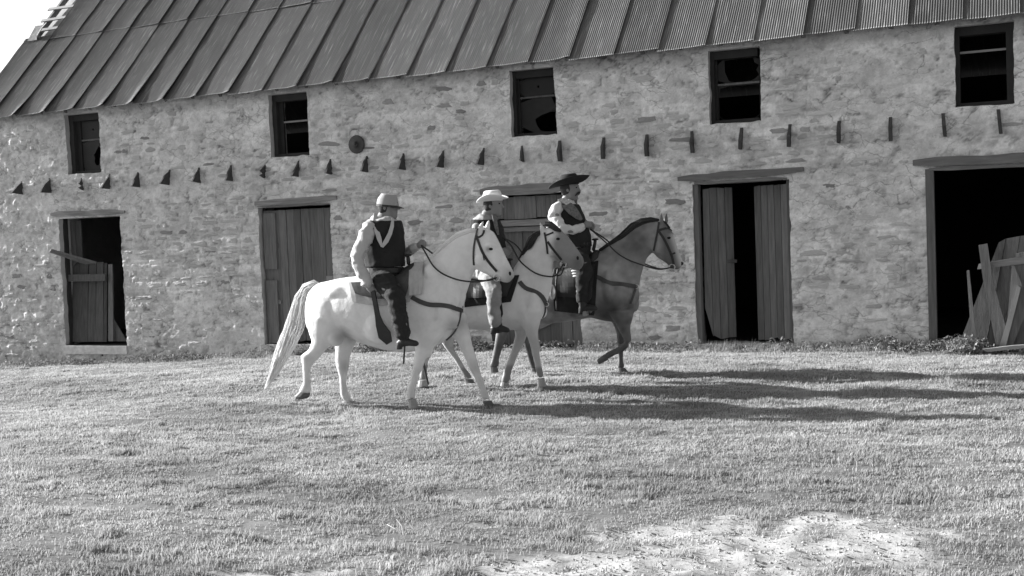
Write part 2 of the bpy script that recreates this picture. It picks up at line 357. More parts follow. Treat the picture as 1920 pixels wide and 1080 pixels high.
# ragged opening edges: pull the verts on opening borders in and out a little
WXv = GX+0; WZv = GZ+0
for x0, x1, z0, z1 in opens:
    for xe in (x0, x1):
        m = (np.abs(GX-xe) < 1e-6) & (GZ >= z0-1e-6) & (GZ <= z1+1e-6); WXv[m] += (fbm(GZ[m]*4+xe*7, GZ[m]*0, None, 4)-.5)*.045
    m = (np.abs(GZ-z0) < 1e-6) & (GX > x0) & (GX < x1); WZv[m] += (vnoise(GX[m]*8, GX[m]*0+3)-.5)*.02
Fq = np.stack([idx[:-1, :-1], idx[:-1, 1:], idx[1:, 1:], idx[1:, :-1]], -1)[keep]
VW = np.stack([WXv, WALLY-H, WZv], -1).reshape(-1, 3)
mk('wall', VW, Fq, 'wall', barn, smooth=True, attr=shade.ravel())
# thickness of the wall at the openings (stone reveals)
for x0, x1, z0, z1 in opens:
    mb = MB(); T = .5
    i0, i1 = np.argmin(abs(gx-x0)), np.argmin(abs(gx-x1)); k0, k1 = np.argmin(abs(gzz-z0)), np.argmin(abs(gzz-z1))
    VV = VW.reshape(nZ, nX, 3)
    for line in (VV[k0:k1+1, i0], VV[k0:k1+1, i1], VV[k0, i0:i1+1], VV[k1, i0:i1+1]):
        n = len(line); B = line.copy(); B[:, 1] = WALLY+T
        mb.add(list(line)+list(B), [(i, i+1, n+i+1, n+i) for i in range(n-1)])
    mb.build('reveal', 'reveal', barn)
# individually visible stones
tmpl = []
for k in range(12):
    n = 11; V = []; ph = rng.random(n)*.5; jg = .62+.44*rng.random(n); jy = (rng.random(n)-.5)*.007
    for ring, (s, y) in enumerate(((1, .008), (.93, -.006), (.55, -.009+.002*math.sin(k)))):
        for i in range(n):
            t = 2*math.pi*(i+ph[i])/n; c, s_ = math.cos(t), math.sin(t)
            q = (abs(c)**3.2+abs(s_)**3.2)**(-1/3.2)*jg[i]; V.append((c*q*.5*s, y+jy[i]*(ring > 0), s_*q*.5*s))
    V.append((0, -.009, 0)); Fc = []
    for j in range(2):
        for i in range(n): Fc.append((j*n+i, j*n+(i+1) % n, (j+1)*n+(i+1) % n, (j+1)*n+i))
    for i in range(n): Fc.append((2*n+i, 2*n+(i+1) % n, 3*n))
    tmpl.append((V, Fc))
cand = []
for k in range(len(rowz)-1):
    e = rowx[k]
    for i in range(len(e)-1):
        xc = (e[i]+e[i+1])/2; zc = (rowz[k]+rowz[k+1])/2; w = e[i+1]-e[i]-.03; h = rowz[k+1]-rowz[k]-.02
        zc -= float(wavez(np.array([xc]))[0])
        if xc-w/2 < XL+.05 or xc+w/2 > XR-.05 or zc < -.3 or zc > 4.4: continue
        if any(x0-w/2-.03 < xc < x1+w/2+.03 and z0-h/2-.1 < zc < z1+h/2+(.2 if z1 < 3 else .03) for x0, x1, z0, z1 in opens): continue
        c = float(cover(np.array([xc]), np.array([zc]))[0])
        if random.random() > .62*(1-c)+.10: continue
        cand.append((w*h/(20+xc*-.3), xc, zc, w*random.uniform(.7, .95), h*random.uniform(.75, 1.)))
cand.sort(reverse=True)
smesh = {}
for mn in ('stoneA', 'stoneB', 'stoneC'):
    for t, (V, Fc) in enumerate(tmpl):
        me = mesh_from(V, Fc, 'stone', False); me.materials.append(MT[mn]); smesh[mn, t] = me
rest = {'stoneA': MB(), 'stoneB': MB()}
def hs(x, z): return float(wallh(np.array([x]), np.array([z]))[0][0])
vis = [c for c in cand if c[1] < .1][:300]; vset = set(map(id, vis)); cnt = 0
for c in cand:
    _, xc, zc, w, h = c; mn = random.choices(['stoneA', 'stoneB', 'stoneC'], [.5, .36, .14])[0]; t = random.randrange(12)
    y = WALLY-hs(xc, zc)-.001; rz = random.uniform(-.06, .06)
    if id(c) in vset: inst('stone', smesh[mn, t], (xc, y, zc), (0, rz, 0), (w, 1, h), barn)
    else:
        V, Fc = tmpl[t]; cr, sr = math.cos(rz), math.sin(rz)
        rest['stoneA' if mn == 'stoneA' else 'stoneB'].add([(xc+(a*w)*cr-(b*h)*sr, y+yy, zc+(a*w)*sr+(b*h)*cr) for a, yy, b in V], Fc)
for mn, mb in rest.items(): mb.build('small_stones', mn, barn, kind='stuff')
# shell of the building
mb = MB(); DP = 8.0
ph = rad(46.3); EY = WALLY-.18; EZ = 4.553; sl = (WALLY+DP/2-EY)/math.cos(ph); RZ = EZ+sl*math.sin(ph)
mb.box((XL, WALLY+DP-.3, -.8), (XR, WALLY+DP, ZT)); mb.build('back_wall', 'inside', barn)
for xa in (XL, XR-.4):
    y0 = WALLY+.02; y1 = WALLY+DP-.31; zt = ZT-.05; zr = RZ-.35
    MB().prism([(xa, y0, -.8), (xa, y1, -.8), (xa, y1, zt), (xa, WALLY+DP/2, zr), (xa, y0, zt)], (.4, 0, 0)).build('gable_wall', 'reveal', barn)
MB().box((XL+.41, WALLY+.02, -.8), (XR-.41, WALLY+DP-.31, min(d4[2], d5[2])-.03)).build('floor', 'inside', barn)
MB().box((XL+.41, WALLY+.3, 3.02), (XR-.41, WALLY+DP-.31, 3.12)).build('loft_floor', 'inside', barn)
# ---- roof: corrugated sheets as parts, in a frame lying on the slope (u along the wall, s up the slope)
def sheet_mesh(w, L, lift, curl, seed, up=0.):
    p = .0345; nu = int(w/p*4); u = np.linspace(0, w, nu+1); s = np.concatenate([[0, .02, .03], L*np.linspace(0.03, 1, 17)**1.25]); s[3:] = np.maximum(s[3:], .05); s = np.unique(s); ns = len(s)-1
    Uu, Ss = np.meshgrid(u, s); r = np.random.default_rng(seed)
    q = Uu/w
    h = .0048*np.cos(2*math.pi*Uu/p)+.002+.016*q
    prof = np.exp(-(Ss/(.35+.5*r.random()))**1.3)
    h = h+lift*sstep(.66, 1., q)**1.4*prof+curl*sstep(.55, 1., q)*(.35+.65*np.sin(math.pi*np.clip(Ss/L+.1*r.random(), 0, 1)))
    h = h+.012*(vnoise(Uu*3+seed, Ss*2.3)-.5)+up*(1-.3*Ss/L)
    edge = -.012*(1-np.exp(-Ss*20))
    V = np.stack([Uu, Ss+.012*(vnoise(Uu*3+seed*3, Uu*0)-.5)*(Ss == 0), h], -1).reshape(-1, 3)
    ii = np.arange((nu+1)*(ns+1)).reshape(ns+1, nu+1)
    return V, np.stack([ii[:-1, :-1], ii[:-1, 1:], ii[1:, 1:], ii[1:, :-1]], -1).reshape(-1, 4)
pitchw = .719; x_first = -3.08-pitchw*23      # seams
LAP = 2.46; k = 0
Rx = (ph, 0, 0)
for row in range(3):
    s0 = [0, LAP-.02, 2*LAP-.1][row]; L = [LAP+.1, LAP+.02, sl-2*LAP+.12][row]
    for i in range(-1, 30):
        xa = x_first+i*pitchw
        if xa > XR: continue
        w = pitchw+.035
        if xa < XL-.03: w = xa+w-(XL-.03); xa = XL-.03
        if w < .12: continue
        if row == 1 and xa < -18.95: continue
        far = 1-sstep(-17, -9, xa); r = random.Random(i*7+row)
        lift = (r.choice([.06, .035, .085, .02])*(.22+.55*far) if row == 0 else .02*r.random()); curl = r.choice([.0, .003, .012, .030 if -11 < xa < -7.5 or r.random() < .2 else .008])
        if row == 0 and r.random() < .25 and xa > -7: lift *= .3
        r_ = random.Random(i*31+row)
        V, Fc = sheet_mesh(w, L, lift, curl, i*3+row, .006*(row > 0))
        sh = 1+1.3*(V[:, 1] < .025)  # paler bottom edge: worn zinc, with the lit lap line painted into the colour
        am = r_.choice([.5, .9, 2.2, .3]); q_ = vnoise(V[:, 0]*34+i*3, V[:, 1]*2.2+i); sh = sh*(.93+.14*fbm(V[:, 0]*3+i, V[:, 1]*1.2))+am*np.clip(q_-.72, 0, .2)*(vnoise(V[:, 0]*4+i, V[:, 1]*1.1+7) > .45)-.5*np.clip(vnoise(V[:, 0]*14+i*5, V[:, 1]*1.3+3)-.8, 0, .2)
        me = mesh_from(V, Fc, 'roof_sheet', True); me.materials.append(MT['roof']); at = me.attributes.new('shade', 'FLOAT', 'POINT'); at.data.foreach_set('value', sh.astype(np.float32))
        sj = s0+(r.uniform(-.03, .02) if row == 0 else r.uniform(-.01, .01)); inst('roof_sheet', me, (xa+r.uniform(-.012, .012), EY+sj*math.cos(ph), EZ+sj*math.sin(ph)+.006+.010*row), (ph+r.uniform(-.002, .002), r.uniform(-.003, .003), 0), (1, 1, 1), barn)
# back slope and ridge
by = WALLY+DP/2
MB().prism([(XL-.03, by, RZ), (XR+.03, by, RZ), (XR+.03, WALLY+DP+.2, EZ), (XL-.03, WALLY+DP+.2, EZ)], (0, .0, -.03)).build('back_slope', 'roof', barn)
def onroof(x, s, h=0): return np.array([x, EY+s*math.cos(ph)-h*math.sin(ph), EZ+s*math.sin(ph)+h*math.cos(ph)])
for s in (2.55, 2.85, 3.2, 3.62, 4.05, 4.5):          # battens bared where sheets are missing
    a = [onroof(XL-.02+random.uniform(-.08, .1), s, -.045), onroof(-18.72, s+random.uniform(-.03, .03), -.045)]; d = onroof(0, .085)-onroof(0, 0)
    MB().prism([a[0], a[1], a[1]+d, a[0]+d], onroof(0, 0, .024)-onroof(0, 0, 0)).build('batten', 'woodpale', barn)
for x in np.arange(XL+.05, XR, .61):
    a = onroof(x, .12, -.16); b = onroof(x, sl-.1, -.16); w = np.array([.06, 0, 0]); MB().prism([a, a+w, b+w, b], onroof(0, 0, .105)-onroof(0, 0, 0)).build('rafter', 'wood', barn)
mb = MB(); V, Fc = sheet_mesh(.30, .5, .1, .03, 99); me = mesh_from(V, Fc, 'roof_sheet', True); me.materials.append(MT['sill'])
inst('roof_sheet', me, tuple(onroof(-19.45, 2.42, .05)), (ph+.03, 0, .2), (1, 1, 1), barn, label='short pale bent scrap of sheet at the gap')
MB().box((XL+.02, WALLY+.03, ZT-.1), (XR-.02, WALLY+.42, ZT-.015)).build('wall_plate', 'woodh', barn)
# ---- upper windows
for k, (x0, x1, z0, z1) in enumerate(win):
    yb = WALLY+.14; root = empty('window', ((x0+x1)/2, yb, z0), barn)
    jw = [.10, .09, .055, .055, .06][k]; jr = .10 if k == 4 else .05; zt = z1-.12
    mb = MB().box((x0-.02, yb-.04, z0+.0), (x0+jw, yb+.16, z1+.02)).box((x1-jr+(0 if k == 4 else .03), yb-.04, z0), (x1+.03, yb+.16, z1+.02)).box((x0+jw+.001, yb-.03, z0+.002), (x1-jr-.001, yb+.15, z0+.06)).box((x0+jw+.001, yb-.03, zt), (x1-jr-.001, yb+.15, z1+.02))
    mb.build('frame', 'wooddark', root)
    if k < 4:      # jamb board folded against the left reveal
        MB().box((x0+jw+.002, yb+.05, z0+.062), (x0+jw+[.10, .08, .03, .03][k], yb+.10, zt-.002)).build('sash_stile', 'wooddark', root)
    zm = z0+(zt-z0)*[.62, .62, .66, .60, .76][k]; xl = x0+jw+[.1, .08, .03, .03, .0][k]+.002
    o = MB().box((xl, yb+.055, zm), (x1-jr-.002, yb+.09, zm+.03)); o.build('meeting_rail', 'woodpale' if k in (1, 4) else 'wood', root)
    def pane(zlo, zhi, hole):
        n = 22; a, b = xl, x1-jr; cx, cz = a+(b-a)*hole[0], zlo+(zhi-zlo)*hole[1]; V = []; r = random.Random(k*5+int(zlo*10))
        jag = [1+r.uniform(-.25, .25) for _ in range(n)]
        for i in range(n):
            t = 2*math.pi*i/n; c, s = math.cos(t), math.sin(t)
            R = min((b-cx)/c if c > 1e-6 else ((a-cx)/c if c < -1e-6 else 9), (zhi-cz)/s if s > 1e-6 else ((zlo-cz)/s if s < -1e-6 else 9)); V.append((cx+c*R, yb+.07, cz+s*R))
            rr = min(R*.97, hole[2]*jag[i]); V.append((cx+c*rr, yb+.07, cz+s*rr))
        MB().add(V, [(2*i, (2*i+2) % (2*n), (2*i+3) % (2*n), 2*i+1) for i in range(n)]).build('glass_pane', 'glass', root)
    if k == 0: pane(zm+.035, zt, (.5, .5, .02)); pane(z0+.065, zm-.005, (.75, .45, .17))
    if k == 2: pane(zm+.035, zt, (.5, .5, .02)); pane(z0+.065, zm-.005, (.95, .2, .30))
    if k == 3: pane(zm+.035, zt, (.6, .45, .26)); pane(z0+.065, zm-.005, (.5, .3, .52))
# ---- brackets
bxs = [33,86,146,197,252,308,366,427,487,549,613,680,750,821,896,972,1050,1130,1212,1297,1386,1477,1570,1667,1769,1873]
tipx = [22,24,12,20,18,22,18,18,16,18,18,20,22,22,22,12,12,6,6,6,6,6,6,6,6,6]
for i, bx in enumerate(bxs):
    by_ = 352-(bx-33)*.0675; x = wx(bx+8 if i < 16 else bx, by_); z = wz(bx, by_); r = random.Random(i)
    prj = [.24, .22, .11, .2, .19, .22, .19, .18, .15, .18, .18, .19, .21, .21, .22, .13, .16, .12, .14, .12, .11, .15, .14, .13, .15, .15][i]*1.22
    h = .29 if i < 16 else .33; th = .03 if i < 16 else .045; y = WALLY-hs(x, z)+.04
    z0, z1 = z-h/2, z+h/2; j = lambda a: r.uniform(-a, a)
    prof = [(y, z0), (y-prj-.04, z0+.02+j(.02)), (y-prj*.82-.035, z0+h*.25+j(.02)), (y-prj*.52-.03, z0+h*.58+j(.025)), (y-.06, z1-.04), (y-.04, z1), (y, z1)]
    if i in (2, 8, 16): prof = [(y, z0), (y-.05, z0+.01), (y-prj-.03, z0+h*.22), (y-prj*.6, z0+h*.35), (y-prj-.01, z0+h*.5), (y-.07, z0+h*.8), (y, z1)]
    if i >= 16: prof = [(y, z0), (y-.09-prj*.3, z0+j(.02)), (y-.1-prj*.4, z0+h*.5+j(.03)), (y-.1+j(.03), z1-.07), (y-.06, z1), (y, z1-.01)]
    lean = j(.015); pts = [np.array([x+lean*(zz-z0)/h*2, yy, zz]) for yy, zz in prof]
    MB().prism(pts, (th, 0, 0)).build('bracket', 'fin', barn)
# ---- doors
def jag(r, a): return r.uniform(-a, a)
def planks(root, x0, x1, z0, z1, y, n, seed, th=.03, m='wood', name='plank', topj=.01, botj=.03, gap=.006):
    r = random.Random(seed); e = np.linspace(x0, x1, n+1); e[1:-1] += [r.uniform(-.02, .02) for _ in range(n-1)]
    for i in range(n):
        a, b = e[i]+gap/2, e[i+1]-gap/2; yy = y+r.uniform(-.006, .006)
        pts = [(a, yy, z0+r.uniform(0, botj)), (b, yy, z0+r.uniform(0, botj)), (b+r.uniform(-.003, .003), yy, z1-r.uniform(0, topj)), ((a+b)/2, yy, z1-r.uniform(0, topj)), (a, yy, z1-r.uniform(0, topj))]
        MB().prism(pts, (0, th, 0)).build(name, m, root)
def lintel(px0, py0, px1, py1, th, proj=.05, seed=0, m='woodh'):
    a = atY(px0, py0); b = atY(px1, py1); r = random.Random(seed); n = 9; top = []; bot = []
    for i in range(n):
        t = i/(n-1); p = a*(1-t)+b*t; w = th*(1 if 0 < i < n-1 else .6)
        top.append((p[0], WALLY-proj, p[2]+w/2+r.uniform(-.012, .012))); bot.append((p[0], WALLY-proj, p[2]-w/2+r.uniform(-.008, .008)))
    MB().prism(top+bot[::-1], (0, proj+.12, 0)).build('lintel', m, barn)
lintel(97, 402, 235, 397, .10, .04, 1, 'lint'); lintel(479, 382, 632, 371, .10, .035, 2, 'lint'); lintel(902, 360, 1052, 352, .16, .05, 3)
lintel(1272, 335, 1508, 318, .10, .05, 4); lintel(1712, 306, 2100, 288, .13, .06, 5); lintel(1302, 344, 1476, 334, .05, .03, 6); lintel(1742, 317, 2080, 302, .05, .03, 7)
lintel(484, 388, 618, 381, .045, .03, 8)
# door 2: closed plank door
x0, x1, z0, z1 = d2; root = empty('plank_door', ((x0+x1)/2, WALLY+.1, z0), barn, label='closed weathered plank door with patched left edge')
planks(root, x0+.03, x1-.03, z0+.04, z1-.05, WALLY+.10, 9, 21)
for za, zb, xa in ((.42, .5, .3), (1.42, 1.5, .28)): MB().box((x0+.04, WALLY+.07, z0+za+.3), (x0+.04+xa, WALLY+.095, z0+zb+.3)).build('cleat', 'woodh', root)
MB().box((x0+.04, WALLY+.06, z0+1.35), (x0+.30, WALLY+.092, z1-.1)).build('patch_board', 'wood', root)
MB().box((x0+.045, WALLY+.055, z0+.02), (x0+.28, WALLY+.09, z0+1.15)).build('patch_board', 'wood', root)
MB().box((x1-.18, WALLY+.06, z0+1.12), (x1-.05, WALLY+.095, z0+1.20)).build('latch', 'woodpale', root)
MB().box((x0-.01, WALLY+.13, z0), (x0+.05, WALLY+.2, z1)).build('door_post', 'wooddark', root); MB().box((x1-.05, WALLY+.13, z0), (x1+.01, WALLY+.2, z1)).build('door_post', 'wooddark', root)
MB().box((x0-.05, WALLY-.05, z0-.09), (x1+.05, WALLY+.3, z0-.0)).build('threshold', 'sill', root)
# door 3 behind the riders
x0, x1, z0, z1 = d3; root = empty('plank_door', ((x0+x1)/2, WALLY+.1, z0), barn, label='closed plank door behind the riders with a cross rail and braces')
planks(root, x0+.03, x1-.03, z0+.75, z1-.45, WALLY+.11, 9, 31); planks(root, x0+.03, x1-.03, z1-.40, z1-.03, WALLY+.10, 8, 32)
planks(root, x0+.03, x1-.03, z0+.04, z0+.72, WALLY+.11, 8, 33)
for za, zb in ((-.60, -.53), (-.51, -.41)): MB().box((x0+.02, WALLY+.06, z1+za), (x1-.02, WALLY+.098, z1+zb)).build('rail', 'woodh', root)
MB().box((x0+.02, WALLY+.07, z0+.66), (x1-.02, WALLY+.105, z0+.76)).build('rail', 'woodh', root)
MB().prism([(x0+.6, WALLY+.075, z0+.22), (x1-.1, WALLY+.075, z0+.58), (x1-.1, WALLY+.075, z0+.66), (x0+.6, WALLY+.075, z0+.30)], (0, .03, 0)).build('brace', 'woodh', root)
MB().box((x0-.05, WALLY-.05, z0-.1), (x1+.05, WALLY+.3, z0)).build('threshold', 'sill', root)
# door 4: double door, both leaves ajar inward
x0, x1, z0, z1 = d4; root = empty('double_door', ((x0+x1)/2, WALLY+.1, z0), barn, label='double plank door, both leaves standing ajar on a black gap')
MB().box((x0-.01, WALLY+.02, z0), (x0+.075, WALLY+.16, z1)).build('door_post', 'wood', root); MB().box((x1-.05, WALLY+.06, z0), (x1+.01, WALLY+.2, z1)).build('door_post', 'wood', root)
def leaf(hx, sx, w, ang, seed, n, torn=False):
    r = random.Random(seed); e = np.linspace(0, w, n+1); c, s = math.cos(ang), math.sin(ang)
    for i in range(n):
        def P(u, z, t=0): return (hx+sx*(u*c)-sx*0, WALLY+.13+u*s+t, z)
        a, b = e[i]+.003, e[i+1]-.003; zb = z0+.05+r.uniform(0, .04); t = .03
        if torn and i == 0: pts = [P(a, z0+.55), P(b, z0+.1), P(b, z1-.07), P(a+.02, z1-.08)]
        elif torn and i == 1: pts = [P(a, z0+.12), P(b, zb), P(b, z1-.06), P(a, z1-.06)]
        else: pts = [P(a, zb), P(b, zb+r.uniform(-.02, .02)), P(b, z1-.06-r.uniform(0, .02)), P(a, z1-.06)]
        MB().prism(pts, (0, t, 0)).build('plank', 'wood', root)
leaf(x0+.10, 1, .47, rad(24), 41, 4, True); leaf(x1-.055, -1, .53, rad(12), 42, 5)
MB().box((x0+.42, WALLY+.28, z0+1.22), (x0+.58, WALLY+.31, z0+1.27)).build('hasp', 'iron', root)
MB().box((x0-.02, WALLY-.04, z0-.12), (x1+.05, WALLY+.4, z0-.0)).build('threshold', 'sill', root)
# door 1: empty doorway with sill, shutter board inside
x0, x1, z0, z1 = d1; root = empty('doorway', ((x0+x1)/2, WALLY+.1, z0), barn, label='open doorway with a thick pale sill stone')
MB().box((x0-.02, WALLY-.05, z0-.16), (x1+.02, WALLY+.45, z0-.003)).build('sill', 'sill', root)
MB().box((x0-.01, WALLY+.1, z0), (x0+.03, WALLY+.2, z1)).build('door_post', 'wooddark', root)
planks(root, x0+.03, x0+.29, z0+1.50, z1-.04, WALLY+.26, 2, 51, botj=.15, m='woodd')
# door 5 post
x0, x1, z0, z1 = d5; root = empty('cart_entrance', ((x0+x1)/2, WALLY+.1, z0), barn, label='wide open black cart entrance with timber post')
MB().box((x0-.01, WALLY-.02, z0-.05), (x0+.10, WALLY+.12, z1-.0)).build('door_post', 'wood', root); MB().box((x0+.101, WALLY+.05, z0-.04), (x1, WALLY+.15, z0+.05)).build('threshold', 'wood', root)

# ------------------------------------------------------------------ loose things at the barn
# round plate on the wall
c = atY(671, 271); mb = MB(); prof = [(.02, .0), (.155, .0), (.158, -.02), (.145, -.035), (.06, -.05), (.055, -.085), (.02, -.10)]
secs = [(np.array([c[0], WALLY-.03+y, c[2]]), np.array([r, 0, 0]), np.array([0, 0, r])) for r, y in prof]; mb.loft(secs, 20)
root = empty('round_disc', (c[0], WALLY-.03, c[2]), label='small round dark metal disc fixed high on the stone wall between window and eave', cat='disc')
mb.build('disc', 'iron', root, smooth=False)
secs = [(np.array([c[0]+.02, WALLY-.085+y, c[2]+.01]), np.array([r, 0, 0]), np.array([0, 0, r])) for r, y in [(.03, 0), (.034, -.03), (.02, -.05), (.005, -.055)]]
MB().loft(secs, 12).build('hub', 'wooddark', root)
# broken door leaning inside the left doorway
def board(pts, Y, th, name, m, parent, tilt=0., **k):
    P = []
    for px, py in pts:
        p = atY(px, py, Y); P.append(p)
    zb = min(p[2] for p in P)
    P = [np.array([p[0], p[1]+tilt*(p[2]-zb), p[2]]) for p in P]
    return MB().prism(P, (0, th, 0)).build(name, m, parent, **k)
Yd = WALLY+.12
c = atY(165, 640, Yd); root = empty('broken_door', c, label='broken plank door leaning inside the left doorway above the pale sill', cat='door')
for i, (a, b) in enumerate([((127, 412+75), (140, 640)), ((141, 487), (158, 640)), ((158, 489), (172, 641)), ((172, 490), (186, 641)), ((186, 492), (197, 641))]):
    x0_, x1_ = a[0]-3+i*.6, [139, 155, 170, 184, 191][i]
    board([(x0_, a[1]+2), (x1_-1, a[1]+2), (x1_+9, 641), (x0_+8, 641)], Yd+.03, .025, 'plank', 'woodd', root, .10)
board([(120, 515), (196, 514), (197, 527), (121, 528)], Yd, .028, 'rail', 'wood', root, .10)
board([(193, 496), (200, 496), (212, 640), (203, 640)], Yd-.01, .03, 'stile', 'wood', root, .10)
board([(201, 560), (212, 600), (238, 640), (212, 640)], Yd+.08, .02, 'side_board', 'wood', root, .06)
MB().prism([atY(92, 473, WALLY-.25), atY(95, 470, WALLY-.25), atY(180, 494, WALLY+.22), atY(160, 496, WALLY+.22)], (.0, .02, .035)).build('loose_board', 'wood', None, label='short narrow board sticking out of the left doorway over the broken door', cat='board')
# boards stacked at the cart entrance (right edge)
Yr = WALLY-.35
zg = lambda px, Y: gh(float(atY(px, 650, Y)[0]), Y)
c = atY(1900, 650, Yr+.1); root = empty('broken_gate', c, label='large broken board gate leaning in the cart entrance at the right edge', cat='gate')
gp = [(1800,640,1872,455,1850,640,1885,448), (1850,645,1886,448,1880,648,1912,443), (1880,650,1913,443,1925,650,1950,438), (1925,650,1951,438,1970,650,1990,434), (1970,650,1991,434,2010,650,2020,445)]
for i, (a, b, c_, d, e, f_, g_, h_) in enumerate(gp):
    board([(a, b), (c_, d), (g_, h_), (e, f_)], Yr+.12+.01*(i % 2), .03, 'plank', 'wood', root, .12)
board([(1832, 505), (1835, 495), (2010, 465), (2010, 484)], Yr+.03, .04, 'rail', 'woodh', root, .12)
board([(1898, 625), (1900, 615), (2010, 600), (2010, 612)], Yr+.06, .04, 'rail', 'woodh', root, .12)
board([(1834, 460), (1851, 457), (1860, 520), (1896, 650), (1868, 652), (1842, 520)], Yr-.06, .05, 'grey_post', 'wood', None, .05, label='thick split grey post leaning on the broken gate, left end', cat='post')
board([(1888, 652), (1893, 560), (1904, 476), (1932, 470), (1936, 560), (1930, 652)], Yr-.02, .035, 'broad_plank', 'wood', None, .07, label='broad weathered plank on the broken gate between split post and frame edge', cat='plank')
board([(1812, 508), (1817, 507), (1832, 650), (1822, 652)], Yr-.02, .03, 'narrow_slat', 'wood', None, .06, label='thin pointed slat standing left of the thick split post', cat='slat')
board([(1872, 655), (1884, 657), (1914, 540), (1908, 535)], Yr-.14, .04, 'pale_stick', 'woodpale', None, .05, label='pale weathered stick leaning right across the broken gate', cat='stick')
board([(1885, 648), (1898, 650), (1935, 560), (1922, 548), (1902, 500), (1897, 498)], Yr-.10, .04, 'forked_branch', 'wood', None, .05, label='dark forked branch leaning on the gate behind the pale stick', cat='branch')
board([(1842, 655), (1900, 648), (1935, 646), (1935, 651), (1900, 655), (1850, 660)], Yr-.35, .08, 'fallen_plank', 'woodpale', None, .0, label='flat plank lying in the grass in front of the broken gate', cat='plank')
# long flat plank in front of double door threshold
a = atY(1438, 655, WALLY-.12); b = atY(1500, 657, WALLY-.12)
MB().prism([a, b, b+np.array([0, 0, .06]), a+np.array([0, 0, .05])], (0, .1, 0)).build('loose_stone_step', 'sill', None, label='low pale stone step at the right foot of the double door', cat='step')

#HORSES
# ------------------------------------------------------------------ riders and horses
class Plane:
    """vertical plane through a horse, heading along +u; v = offset to the horse's far (left) side"""
    def __init__(s, ox, oy, hd):
        s.O = np.array([ox, oy, 0.]); h = rad(hd); s.e = np.array([math.cos(h), math.sin(h), 0.]); s.l = np.array([-math.sin(h), math.cos(h), 0.])
    def P(s, x, y, v=0.):
        d = ray(x, y); o = s.O+s.l*v; return CAM+d*(((o-CAM)@s.l)/(d@s.l))
    def pair(s, a, b, c, d, hw, v=0.):
        A = s.P(a, b, v); B = s.P(c, d, v); return ((A+B)/2, (A-B)/2, s.l*hw)
    def secs(s, L, v=0.): return [s.pair(*q[:5], (q[5] if len(q) > 5 else v)) for q in L]
    def mir(s, p): return p-s.l*2*((p-s.O)@s.l)
def limb(pl, L, v): return [(lambda a, b, h: ((a+b)/2, (a-b)/2, pl.l*h))(pl.P(q[0], q[2] if len(q) > 4 else q[2], v), pl.P(q[1], q[3] if len(q) > 4 else q[2], v), q[-1]) for q in L]
